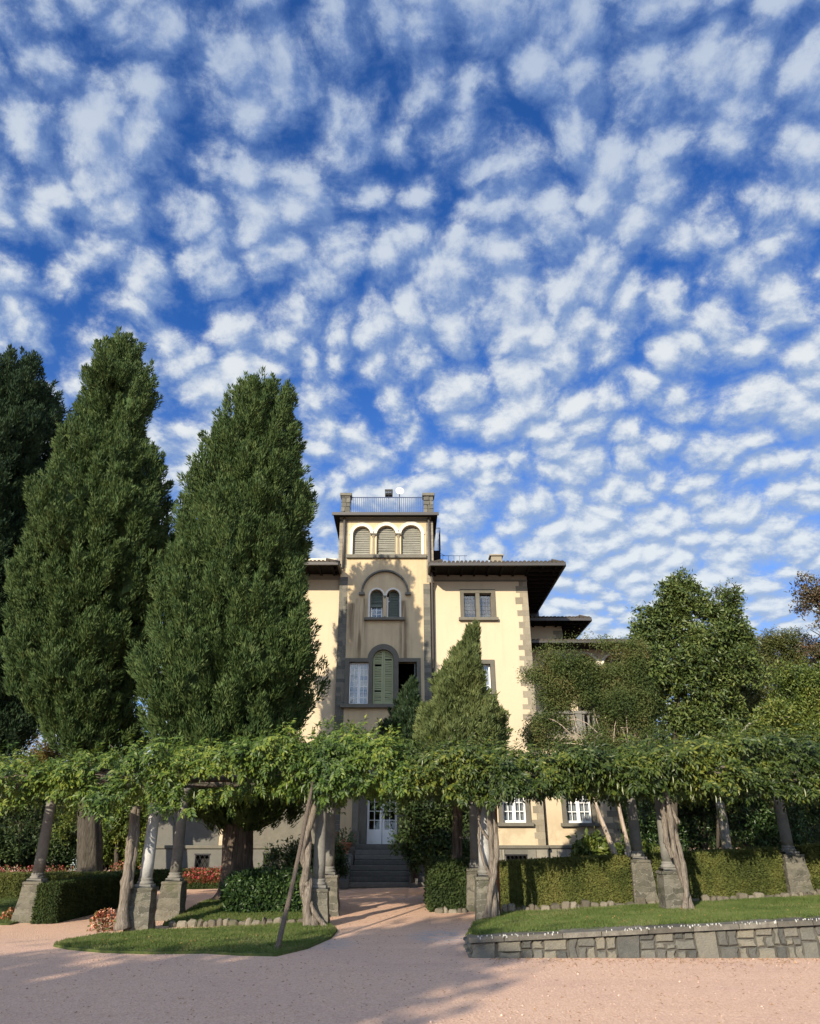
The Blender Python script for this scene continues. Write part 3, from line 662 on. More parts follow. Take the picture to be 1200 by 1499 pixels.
WIST = [
    ('vine with a thick straight split grey trunk against the second pale column from the left', -14.0, -3.45, 5200, 30,
        [(stem(15.85, (178, 1360), (180, 1330), (184, 1290), (189, 1250), (193, 1215), (196, 1180)), .13, .07, 1, 0.25), (stem(15.9, (188, 1300), (194, 1262), (200, 1225), (202, 1180)), .075, .05, 1, 0.2), (stem(15.85, (174, 1356), (180, 1310), (186, 1262), (190, 1228)), .07, .04, 1, .2)], 'wisteria'),
    ('vine with a pale tightly twisted trunk beside the leaning pole', -3.45, 0.1, 2700, 8,
        [(stem(15.85, (456, 1357), (449, 1325), (447, 1300), (450, 1275), (446, 1250), (449, 1225), (453, 1200), (458, 1160)), .092, .06, 2, 1.7), (stem(15.8, (476, 1358), (462, 1340), (452, 1318), (448, 1290)), .05, .04, 1, .2)], 'wisteria'),
    ('vine whose thin stems spiral round the white column right of the gravel way', 0.1, 3.5, 2700, 10,
        [(stem(15.88, (718, 1344), (719, 1310), (722, 1280), (723, 1250), (722, 1215), (716, 1180), (712, 1150)), .07, .045, 2, .8),
         (stem(15.92, (719, 1285), (708, 1265), (701, 1240), (700, 1215), (703, 1180)), .032, .026, 1, .2),
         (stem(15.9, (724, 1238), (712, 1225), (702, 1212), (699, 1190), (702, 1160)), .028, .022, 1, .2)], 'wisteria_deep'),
    ('vine with a big pale trunk leaning and twining over the column behind the lawn', 3.5, 7.3, 2800, 36,
        [(stem(15.78, (1008, 1334), (1004, 1305), (997, 1270), (989, 1235), (980, 1200), (972, 1170), (968, 1140)), .060, .048, 2, 1.1),
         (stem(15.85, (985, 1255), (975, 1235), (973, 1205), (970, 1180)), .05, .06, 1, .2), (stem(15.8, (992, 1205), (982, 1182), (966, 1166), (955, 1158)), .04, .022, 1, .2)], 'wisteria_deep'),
    ('vine covering the far right end of the pergola in front of the bay tree', 7.3, 14.0, 4000, 44,
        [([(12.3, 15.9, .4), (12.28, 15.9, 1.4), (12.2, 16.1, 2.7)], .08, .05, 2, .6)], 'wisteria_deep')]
for lab, x0, x1, n, pods, stems, lm in WIST:
    wr = empty('wisteria', ((stems[0][0][0][0]), 15.9, 0)); tag(wr, lab, 'vine', 'vines trained over the pergola')
    mb = MB()
    for path, r0, r1, st, tw in stems: twisted(mb, path, r0, r1, st, tw)
    mb.build('trunk', M['vine_bark'], wr, True)
    mb = MB(); wisteria_mass(mb, x0, x1, n)
    # boughs lying on the beams, inside the leaves
    for q in range(5):
        y2 = 15.7 + q * .7; tt = np.linspace(x0, x1, 12); mb.tube(np.c_[tt, y2 + rng.normal(0, .08, 12), 2.75 + .012 * (tt + 8) + rng.normal(0, .05, 12)], .03, 6, 1)
    hang_pods(x0, x1, pods, mb.build('foliage', [M[lm], M['vine_bark']], wr))

# ------------------------------------------------------------------ leaning pole
pa, pb = PT(404, 1396, 12.55), PT(459, 1146, 15.25)
mb = MB(); tt = np.linspace(0, 1, 14)[:, None]; mb.tube(pa + (pb - pa) * tt + np.c_[.02 * np.sin(tt * 4), 0 * tt, 0 * tt], np.linspace(.042, .032, 14), 9, 0, .06)
tag(mb.build('wooden_pole', M['pole_wood'], None, True), 'long thin grey wooden pole leaning from the lawn up into the vines', 'pole')

tag(MB().tube([PT(727, 1275, 17.2) - [0, 0, .9], PT(726, 1230, 17.2), PT(724, 1168, 17.2)], .045, 8, 0, .04).build('iron_post', M['rust'], None, True), 'thin rusty red post standing just behind the white column right of the way', 'post')
# ------------------------------------------------------------------ villa
villa = empty('villa', (-.77, 29, 0)); tag(villa, 'cream stuccoed three storey villa with a central belvedere tower and deep dark eaves', 'house')
YT, YR, YL, YE = 28.72, 29.0, 29.0, 29.3
TX0, TX1 = -2.45, 1.12; RX1 = 5.23; LX0 = -6.77; EX1 = 8.1
ZE = 11.85                                             # eaves
def wall_panel(name, poly, y, dep, holes=(), m='stucco'):
    return MB().prism(poly, y, y + dep, 0, holes).build(name, M[m], villa)
def stone_frame(parent, x0, x1, z0, z1, y, t_=.16, proud=.05, sill=True, m='grey_stone', name='surround'):
    mb = MB(); yo = y - proud
    mb.prism(rect(x0 - t_, x1 + t_, z0 - .001, z1 + t_), yo, y + .12, 0, [rect(x0, x1, z0 + .0005, z1)])
    mb.build(name, M[m], parent)
    if sill: MB().cbox(x0 - t_ - .08, x1 + t_ + .08, y - .16, y + .10, z0 - .13, z0 - .002, .012).build('sill', M[m], parent)
def sash(name, parent, x0, x1, z0, z1, y, cols_=2, rows=4, casements=2, m='white_paint', curtain=None, fw=.055, bw=.022):
    """casement window: frame, glazing bars, pane, curtain"""
    mb = MB(); f = fw
    for c_ in range(casements):
        a_, b_ = x0 + (x1 - x0) * c_ / casements, x0 + (x1 - x0) * (c_ + 1) / casements
        a_ += .004; b_ -= .004
        mb.prism(rect(a_, b_, z0, z1), y, y + .05, 0, [rect(a_ + f, b_ - f, z0 + f * 1.3, z1 - f)])
        for q in range(1, cols_):
            xx = a_ + f + (b_ - a_ - 2 * f) * q / cols_; mb.box(xx - bw/2, xx + bw/2, y + .008, y + .036, z0 + f * 1.3, z1 - f)
        for q in range(1, rows):
            zz = z0 + f * 1.3 + (z1 - z0 - f * 2.3) * q / rows; mb.box(a_ + f, b_ - f, y + .010, y + .034, zz - bw/2, zz + bw/2)
    o = mb.build(name, M[m], parent)
    MB().box(x0 + f * .5, x1 - f * .5, y + .022, y + .028, z0 + f * .5, z1 - f * .5).build('pane', M['glass'], o)
    if curtain:
        n_ = 60; xx = np.linspace(x0 + .02, x1 - .02, n_); yy = y + .14 + .02 * np.sin(np.arange(n_) * 1.3) + .01 * np.sin(np.arange(n_) * .37)
        zt, zb = (z1, z0) if curtain == 'full' else (z1, z0 + .02)
        vs = np.concatenate([np.c_[xx, yy, np.full(n_, zb)], np.c_[xx, yy, np.full(n_, zt)]]); 
        MB().add(vs, [(q, q + 1, q + 1 + n_, q + n_) for q in range(n_ - 1)]).build('curtain', M['pane_dull' if curtain == 'dim' else 'curtain'], o)  # in the dim case a sheet added to dull the glass
    return o
def louvre(mb, x0, x1, z0, z1, y, pitch=.075, frame=.05, head=None, broken=0.0, mi=0):
    """shutter leaf with slats; head = function giving the top height at x"""
    top = head or (lambda x_: z1)
    mb.box(x0, x0 + frame, y, y + .045, z0, top(x0 + frame * (head is not None and x0 < (x0 + x1) / 2)) if not head else top(x0 + .001), mi)
    mb.box(x1 - frame, x1, y, y + .045, z0, top(x1 - .001) if head else z1, mi)
    mb.box(x0 + frame, x1 - frame, y, y + .045, z0, z0 + .09, mi)
    z = z0 + .09
    while z < z1 - .02:
        a_, b_ = x0 + frame, x1 - frame
        if head:
            xs_ = np.linspace(a_, b_, 25); ok = xs_[[top(q) > z + pitch * .7 for q in xs_]]
            if len(ok) < 2: break
            a_, b_ = ok[0], ok[-1]
        dz_ = 0
        if rng.random() < broken: z += pitch; continue
        tl = rng.normal(0, .006); tl2 = rng.normal(0, .006)
        mb.hexa([(a_, y + .006, z + tl), (b_, y + .006, z + tl2), (b_, y + .014, z + tl2 - .004), (a_, y + .014, z + tl - .004),
                 (a_, y + .034, z + pitch * .86 + tl), (b_, y + .034, z + pitch * .86 + tl2), (b_, y + .042, z + pitch * .86 + tl2), (a_, y + .042, z + pitch * .86 + tl)], mi)
        z += pitch
def arch_ring(mb, cx_, zs, ri, ro, y0, y1, leg=0.0, n=20, a0=0, a1=180):
    out = arc(cx_, zs, ro, a0, a1, n); inn = arc(cx_, zs, ri, a0, a1, n)
    if leg: out = [(cx_ + ro, zs - leg)] + out + [(cx_ - ro, zs - leg)]; inn = [(cx_ + ri, zs - leg)] + inn + [(cx_ - ri, zs - leg)]
    for q in range(len(out) - 1):
        (a_, b_), (c_, d_), (e_, f_), (g_, h_) = inn[q], out[q], out[q + 1], inn[q + 1]
        mb.add([(a_,y0,b_),(c_,y0,d_),(e_,y0,f_),(g_,y0,h_),(a_,y1,b_),(c_,y1,d_),(e_,y1,f_),(g_,y1,h_)],
               [(0,1,2,3),(7,6,5,4),(1,5,6,2),(0,3,7,4)] + ([(0,4,5,1)] if q == 0 else []) + ([(3,2,6,7)] if q == len(out) - 2 else []))
def quoins(name, x0, x1, y, z0, z1, m='quoin_stone', proud=.02, toothed=0, dep=.25, h=.17, side=1):
    """corner stones and stone strips: dressed blocks all but flush with the plaster"""
    mb = MB(); z = z0; k = 0; e = .0015
    P = lambda a_, b_, z_, t_: mb.cbox(a_ + e, b_ - e, y - .005 - rng.uniform(0, .004), y + dep, z_ + e, t_ - e, .003, .0015)
    while z < z1 - .03:
        zt = min(z + h * rng.uniform(.75, 1.3), z1); a_, b_ = x0, x1
        if toothed:
            a_ = x1 - (rng.uniform(.40, .56) if k % 2 else rng.uniform(.24, .36))
            if rng.random() < .6: s_ = x1 - rng.uniform(.16, .26); P(a_, s_, z, zt); a_ = s_
        elif x1 - x0 > .3 and rng.random() < .7: s_ = a_ + (b_ - a_) * rng.uniform(.3, .7); P(a_, s_, z, zt); a_ = s_
        P(a_, b_, z, zt); z = zt; k += 1
    return mb.build(name, M[m], villa)

# --- openings measured off the picture, at the depth of each wall
A3 = [(-2.30 + .0, .66)]
# tower: three-light belvedere
ba = [(X(516, 800, YT), X(542, 800, YT)), (X(551, 800, YT), X(579, 800, YT)), (X(587, 800, YT), X(616.5, 800, YT))]
bz0, bzs = Z(812.5, YT), Z(783, YT)
bel_holes = [arch_poly(a_, b_, bz0, bzs + .02) for a_, b_ in ba]
# twin-arched window
tw = [(X(541.5, 885, YT), X(560.5, 885, YT)), (X(566, 885, YT), X(584.5, 885, YT))]; tz0, tzs = Z(904.5, YT), Z(872, YT)
tw_holes = [arch_poly(a_, b_, tz0, tzs) for a_, b_ in tw]
# three-part window
sxa, sxb = X(510.5, 1000, YT), X(539, 1000, YT); sxc, sxd = X(545, 1000, YT), X(576, 1000, YT); sxe, sxf = X(583, 1000, YT), X(610, 1000, YT)
szb, szt = Z(1031, YT), Z(969, YT); szs = Z(966, YT)
sl_holes = [rect(sxa, sxb, szb, szt), arch_poly(sxc, sxd, szb, szs), rect(sxe, sxf, szb, szt)]
# door
dx0, dx1, dz0, dz1 = X(536, 1235, YT), X(581, 1235, YT), Z(1236, YT), 4.05
ZC = Z(752, YT)                                         # tower cornice
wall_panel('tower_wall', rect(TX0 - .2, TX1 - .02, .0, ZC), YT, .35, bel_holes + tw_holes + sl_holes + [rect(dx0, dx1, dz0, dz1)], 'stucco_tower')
# right wing, left wing
rw1 = (X(679, 885, YR), X(719.5, 885, YR), Z(904.5, YR), Z(868.5, YR))
rw2 = (2.62, 3.52, Z(1062, YR), Z(972, YR))
rw3 = (X(736, 1190, YR), X(770, 1190, YR), Z(1204, YR), 4.0)
gr1 = (X(741, 1262, YR), X(771, 1262, YR), .35, Z(1252, YR)); gr2 = (X(640, 1262, YR), X(668, 1262, YR), .35, Z(1252, YR))
wall_panel('right_wall', rect(TX1 - .02, RX1, 1.18, ZE + .25), YR, .35, [rect(*rw1), rect(*rw2), rect(*rw3)])
wall_panel('left_wall', rect(LX0, TX0 - .2, 1.18, ZE + .25), YL, .35)
def side_wall(name, x0, x1, y0, y1, z0, z1, m='stucco'): return MB().box(x0, x1, y0, y1, z0, z1).build(name, M[m], villa)
side_wall('side_wall', RX1 - .35, RX1 - .004, YR + .35, 43, .0, ZE + .25)
side_wall('side_wall', LX0 + .004, LX0 + .35, YL + .35, 43, .0, ZE + .25)
side_wall('back_wall', LX0, RX1, 43, 43.3, 0, ZE + .25)
side_wall('tower_side_wall', TX1 - .35, TX1 - .024, YT + .35, 33, ZE, ZC); side_wall('tower_side_wall', TX0 - .196, TX0 + .1, YT + .35, 33, ZE, ZC)
side_wall('tower_back_wall', TX0 - .196, TX1 - .024, 33, 33.3, ZE, ZC)
side_wall('tower_return_wall', TX1 - .3, TX1 - .03, YT + .35, YR + .36, 1.18, ZE); side_wall('tower_return_wall', TX0 - .19, TX0 + .1, YT + .35, YR + .36, 1.18, ZE)
# floors and walls inside, near-black colour standing in for unlit rooms
for zz in (4.6, 8.6): MB().box(LX0 + .4, RX1 - .4, YR + .5, 42.9, zz, zz + .25).build('floor_slab', M['room_dark'], villa)
MB().box(LX0 + .4, RX1 - .4, 33.4, 33.6, .3, ZE).build('inner_wall', M['room_dark'], villa)
MB().box(TX0, TX1 - .4, YT + 1.4, YT + 1.5, ZE, ZC - .05).build('inner_wall', M['room_dark'], villa)

# plinth and string course at its head
def plinth(name, x0, x1, y, holes):
    wall_panel(name, rect(x0, x1, -.1, 1.12), y - .06, .38, [rect(*h) for h in holes], 'plinth_cement')
plinth('plinth', TX1 + .02, RX1 + .06, YR, [gr1, gr2])
gl1 = (X(286, 1262, YL), X(306, 1262, YL), .30, Z(1251, YL)); gl2 = (X(386, 1262, YL), X(408, 1262, YL), .42, Z(1250, YL))
plinth('plinth', -9.3, TX0 - .22, YL, [gl1, gl2])
gr3 = (X(838, 1262, YE), X(862, 1262, YE), .35, Z(1253, YE)); plinth('plinth', RX1 + .08, EX1 + .06, YE, [gr3])
MB().cbox(TX1 + .02, RX1 + .10, YR - .13, YR + .1, 1.125, 1.24, .02).build('string_course', M['grey_stone'], villa)
MB().cbox(RX1 + .11, EX1 + .12, YE - .13, YE + .1, 1.125, 1.24, .02).build('string_course', M['grey_stone'], villa)
MB().cbox(-9.35, TX0 - .22, YL - .13, YL + .1, 1.125, 1.24, .02).build('string_course', M['grey_stone'], villa)
mb = MB()
for xa, xb, y in ((gr1[1] + .03, RX1 + .05, YR), (RX1 + .09, gr3[0] - .04, YE), (TX1 + .3, gr1[0] - .06, YR)):
    for r_ in range(3):
        x = xa; z0_ = .05 + r_ * .35
        while x < xb - .08:
            wd = min(rng.uniform(.3, .75), xb - x); mb.cbox(x + .005, x + wd - .005, y - .105, y + .05, z0_ + .006, z0_ + .345, .014, .006); x += wd
mb.build('plinth_blocks', M['base_stone'], villa)
def grille(x0, x1, z0, z1, y):
    g = MB(); g.box(x0 - .05, x1 + .05, y - .02, y + .01, z1 - .01, z1 + .04); g.box(x0 - .02, x0 + .01, y - .02, y + .01, z0, z1); g.box(x1 - .01, x1 + .02, y - .02, y + .01, z0, z1)
    n_ = max(3, int((x1 - x0) / .14)); st = (x1 - x0) / n_; H = z1 - z0
    for q in range(-8, n_ + 8):
        for sgn in (1, -1):
            a_ = np.array([x0 + q * st, z0]); b_ = a_ + np.array([sgn * H * .62, H]); 
            t0, t1 = 0., 1.
            for lo_, hi_ in ((x0, x1),):
                dx_ = b_[0] - a_[0]; ta, tb = sorted(((lo_ - a_[0]) / dx_, (hi_ - a_[0]) / dx_)); t0, t1 = max(t0, ta), min(t1, tb)
            if t1 - t0 > .05:
                p, r_ = a_ + (b_ - a_) * t0, a_ + (b_ - a_) * t1; g.tube([(p[0], y, p[1]), (r_[0], y, r_[1])], .010, 5)
    o = g.build('basement_window', M['iron'], villa)
    MB().box(x0 + .001, x1 - .001, y + .26, y + .28, z0 + .001, z1 - .001).build('dark_backing', M['room_dark'], o)  # near-black sheet standing in for the darkness of the cellar
for g_, y_ in ((gr1, YR), (gr2, YR), (gl1, YL), (gl2, YL), (gr3, YE)): grille(*g_, y_ - .05)

# right wing windows
o = sash('window', villa, rw1[0], rw1[1], rw1[2], rw1[3], YR + .16, 4, 6, 2, 'gutter', 'dim', .035, .010)  # dim sheet added behind the glass to dull the pane
stone_frame(o, rw1[0], rw1[1], rw1[2], rw1[3], YR, .16, .05)
xm = (rw1[0] + rw1[1]) / 2; MB().cbox(xm - .085, xm + .085, YR - .045, YR + .13, rw1[2], rw1[3] - .002, .01).build('mullion', M['grey_stone'], o)
o = sash('window', villa, rw2[0], rw2[1], rw2[2], rw2[3], YR + .16, 1, 3, 2, 'white_paint', 'full'); stone_frame(o, *rw2, YR, .17, .05)
sh = MB(); louvre(sh, rw2[1] - .02, rw2[1] + .0, rw2[2], rw2[3], YR + .06); 
o = sash('window', villa, rw3[0], rw3[1], rw3[2], rw3[3], YR + .14, 2, 6, 2, 'white_paint', 'full', .06, .026); stone_frame(o, *rw3, YR, .17, .05)

# tower quoin strips, right corner quoins
quoins('quoin_strip', TX0 - .22, TX0 + .13, YT, .2, ZE - .35, 'strip_stone', .03)
quoins('quoin_strip', TX1 - .28, TX1 + .0, YT, .2, 11.2, 'strip_stone', .03)
quoins('quoin_strip', TX1 + .03, TX1 + .18, YR, 1.25, 11.2, 'strip_stone', .02)
quoins('quoin_strip', X(497, 790, YT) - .02, X(509, 790, YT), YT, ZE + .05, ZC - .35, 'quoin_stone', .03)
quoins('quoin_strip', X(623.5, 790, YT), X(634, 790, YT), YT, ZE - .6, ZC - .35, 'quoin_stone', .03)
quoins('quoins', RX1 - .3, RX1 + .015, YR, 1.25, ZE + .1, 'quoin_stone', .02, toothed=-1, h=.235)
# belvedere: sill, white archivolts, colonnettes, louvred shutters
MB().cbox(X(507, 813, YT), X(624, 813, YT), YT - .12, YT + .1, bz0 - .16, bz0 - .002, .012).build('string_course', M['grey_stone'], villa)
tr = MB()
for a_, b_ in ba:
    c_, r_ = (a_ + b_) / 2, (b_ - a_) / 2; arch_ring(tr, c_, bzs + .02, r_ + .002, r_ + .12, YT - .035, YT + .02)
    arch_ring(tr, c_, bzs + .02, r_ + .123, r_ + .155, YT - .05, YT + .02)
tr.box(ba[0][0] - .12, ba[0][0] - .002, YT - .03, YT + .02, bz0, bzs + .018); tr.box(ba[2][1] + .002, ba[2][1] + .12, YT - .03, YT + .02, bz0, bzs + .018)
tr.build('arch_trim', M['trim_white'], villa)
for k in (0, 1):
    xm = (ba[k][1] + ba[k + 1][0]) / 2; mb = MB(); hw = (ba[k + 1][0] - ba[k][1]) / 2
    mb.lathe((xm, YT + .04, bz0), [(.10, 0), (.10, .05), (.075, .08), (.07, .12), (.062, bzs - bz0 - .16), (.075, bzs - bz0 - .12), (.11, bzs - bz0 - .03), (.12, bzs - bz0)], 14)
    mb.cbox(xm - .14, xm + .14, YT - .08, YT + .12, bzs - .02, bzs + .06, .008); mb.build('colonnette', M['quoin_stone'], villa, True)
for a_, b_ in ba:
    c_, r_ = (a_ + b_) / 2, (b_ - a_) / 2; mb = MB()
    louvre(mb, a_ + .01, b_ - .01, bz0 + .01, bzs + r_, YT + .14, .085, .03, lambda x_, c_=c_, r_=r_: bzs + .02 + math.sqrt(max(0, r_ * r_ - (x_ - c_) ** 2)), .02)
    mb.prism(arch_poly(a_ + .005, b_ - .005, bz0 + .005, bzs + .02), YT + .20, YT + .22); mb.build('shutter', M['grey_shutter'], villa)
# twin-arched window under its hood
tr = MB()
for a_, b_ in tw:
    c_, r_ = (a_ + b_) / 2, (b_ - a_) / 2; arch_ring(tr, c_, tzs, r_ + .003, r_ + .075, YT - .03, YT + .02)
tr.box(tw[0][0] - .075, tw[0][0] - .002, YT - .028, YT + .02, tz0, tzs - .002); tr.box(tw[1][1] + .002, tw[1][1] + .075, YT - .028, YT + .02, tz0, tzs - .002)
twin = tr.build('twin_window', M['trim_white'], villa)
xm = (tw[0][1] + tw[1][0]) / 2; rr_ = tw[1][1] - xm
hd = MB(); zhood = Z(868, YT); arch_ring(hd, xm, zhood, rr_ + .32, rr_ + .39, YT - .13, YT + .02, 0); 
for sg in (-1, 1): hd.cbox(xm + sg * (rr_ + .36) - .12, xm + sg * (rr_ + .36) + .12, YT - .15, YT + .02, zhood - .11, zhood - .004, .01)
hd.build('hood_mould', M['strip_stone'], twin)
MB().cbox(tw[0][0] - .22, tw[1][1] + .22, YT - .15, YT + .1, tz0 - .12, tz0 - .002, .012).build('sill', M['grey_stone'], twin)
mb = MB(); mb.lathe((xm, YT + .05, tz0), [(.07, 0), (.07, .05), (.05, .08), (.045, tzs - tz0 - .16), (.07, tzs - tz0 - .05), (.085, tzs - tz0)], 12); mb.build('colonnette', M['dark_green_shutter'], twin, True)
for k, (a_, b_) in enumerate(tw):
    c_, r_ = (a_ + b_) / 2, (b_ - a_) / 2; mb = MB(); hd_ = lambda x_, c_=c_, r_=r_: tzs + math.sqrt(max(0, r_ * r_ - (x_ - c_) ** 2))
    if k == 0:
        louvre(mb, a_ + .01, b_ - .01, tz0 + (tzs - tz0) * .52, tzs + r_, YT + .15, .07, .04, hd_, .03); mb.build('shutter', M['dark_green_shutter'], twin)
        sash('casement', twin, a_ + .02, b_ - .02, tz0 + .01, tz0 + (tzs - tz0) * .6, YT + .22, 2, 3, 1, 'white_paint', None, .05, .02)
    else:
        louvre(mb, a_ + .10, b_ - .01, tz0 + .01, tzs + r_, YT + .15, .07, .05, hd_, .0); mb.prism(arch_poly(a_ + .10, b_ - .01, tz0 + .01, tzs - .05), YT + .20, YT + .21); mb.build('shutter', M['dark_green_shutter'], twin)
        MB().box(a_ + .01, a_ + .06, YT + .2, YT + .24, tz0, tzs).build('casement', M['white_paint'], twin)
# three-part window
fr = MB(); t_ = .165
outer = [(sxa - t_, szb), (sxf + t_, szb), (sxf + t_, szt + .15)]
cm, rm = (sxc + sxd) / 2, (sxd - sxc) / 2; ro = rm + .22
ang = math.degrees(math.asin(min(.95, max(-.95, (szt + .15 - szs) / ro))))
outer += arc(cm, szs, ro, ang, 180 - ang, 22) + [(sxa - t_, szt + .15)]
fr.prism(outer, YT - .05, YT + .1, 0, [rect(sxa, sxb, szb + .001, szt), arch_poly(sxc, sxd, szb + .001, szs), rect(sxe, sxf, szb + .001, szt)])
tri = fr.build('three_part_window', M['grey_stone'], villa)
MB().cbox(sxa - t_ - .14, sxf + t_ + .14, YT - .18, YT + .1, szb - .15, szb - .002, .014).build('sill', M['grey_stone'], tri)
sash('casement', tri, sxa + .005, sxb - .005, szb + .005, szt - .01, YT + .15, 2, 7, 2, 'white_paint', 'full', .045, .018)
mb = MB(); hd_ = lambda x_: szs + math.sqrt(max(0, rm * rm - (x_ - cm) ** 2)) - .015
for a_, b_ in ((sxc + .012, cm - .004), (cm + .004, sxd - .012)):
    louvre(mb, a_, b_, szb + .01, szs + rm, YT + .10, .068, .07, hd_, .045)
    for zz in (szb + (szs - szb) * .60, szb + (szs - szb) * .985): mb.box(a_ + .07, b_ - .07, YT + .099, YT + .148, zz - .025, zz + .025)
mb.build('shutter', M['green_shutter'], tri)
mb = MB(); arch_ring(mb, cm, szs, rm - .06, rm - .012, YT + .098, YT + .147, 0); mb.build('shutter_frame', M['green_shutter'], tri)
mb = MB(); louvre(mb, 0, .42, szb + .01, szt - .02, 0, .07, .05)
for k_, vv in enumerate(mb.v): mb.v[k_] = np.c_[sxf - .02 - vv[:, 1] - .03, YT + .10 + vv[:, 0], vv[:, 2]]
mb.build('open_shutter', M['dark_green_shutter'], tri)

# door with glazed leaves, stone jambs and pilasters
dr = MB(); y = YT + .20; xm = (dx0 + dx1) / 2
for a_, b_ in ((dx0 + .005, xm - .012), (xm + .012, dx1 - .005)):
    zp = dz0 + .50; dr.prism(rect(a_, b_, dz0 + .01, dz1 - .01), y, y + .05, 0, [rect(a_ + .08, b_ - .08, zp, dz1 - .1)])
    dr.prism(rect(a_ + .07, b_ - .07, dz0 + .09, zp - .08), y - .012, y + .001)
    for q in (1,): xx = a_ + .08 + (b_ - a_ - .16) * q / 2; dr.box(xx - .013, xx + .013, y + .01, y + .04, zp, dz1 - .1)
    n_ = 7
    for q in range(1, n_): zz = zp + (dz1 - .1 - zp) * q / n_; dr.box(a_ + .08, b_ - .08, y + .012, y + .038, zz - .012, zz + .012)
do = dr.build('door', M['white_paint'], villa)
MB().box(dx0 + .05, dx1 - .05, y + .022, y + .028, dz0 + .3, dz1 - .05).build('pane', M['glass'], do)
MB().tube([(xm + .05, y - .04, dz0 + 1.0), (xm + .05, y - .04, dz0 + 1.12)], .012, 8).build('handle', M['iron'], do)
mb = MB(); mb.prism(rect(dx0 - .28, dx1 + .28, dz0 - .001, dz1 + .3), YT - .07, YT + .19, 0, [rect(dx0, dx1, dz0 + .001, dz1)]); mb.build('door_surround', M['grey_stone'], do)
for sg in (-1, 1):
    xc = xm + sg * .98; mb = MB(); mb.cbox(xc - .17, xc + .17, YT - .16, YT - .005, 1.2, 1.72, .02); mb.cbox(xc - .12, xc + .12, YT - .11, YT - .005, 1.72, 4.4, .012); mb.cbox(xc - .2, xc + .2, YT - .19, YT - .005, 1.02, 1.2, .01)
    mb.build('pilaster', M['grey_stone'], villa)
# steps
mb = MB(); ns = 8; rise = dz0 / ns
for k in range(ns):
    z1_ = dz0 - k * rise; y0_ = YT - .25 - k * .22 - (.0 if k < 4 else .15)
    hw = .92 if k < 4 else (1.0 + .16 * (k - 3)); xo = xm + (0 if k < 4 else .02)
    mb.cbox(xo - hw, xo + hw, y0_ - .22, YT - .07, z1_ - rise + .004, z1_, .014)
mb.build('steps', M['step_stone'], villa)
rmp = MB(); xr = xm + 1.0
prof = [(YT - .3, dz0 - .25), (YT - 1.05, dz0 - .3), (YT - 2.35, .28), (YT - 2.5, .22), (YT - 2.5, .0), (YT - .3, .0)]
for sg, xa, xb in ((1, xr, xr + .26), (-1, xm - 1.30, xm - 1.0)):
    n_ = len(prof); vs = [(xa, p[0], p[1]) for p in prof] + [(xb, p[0], p[1]) for p in prof]
    rmp = MB(); rmp.add(vs, [tuple(range(n_)), tuple(range(2 * n_ - 1, n_ - 1, -1))] + [(q, q + n_, (q + 1) % n_ + n_, (q + 1) % n_) for q in range(n_)])
    rmp.build('step_cheek', M['step_stone'], villa)
for sg in (-1, 1): MB().cbox(xm + sg * 1.25 - .3, xm + sg * 1.25 + .3, YT - 1.2, YT - .1, 0, .95 if sg < 0 else .72, .02).build('side_pedestal', M['step_stone'], villa)

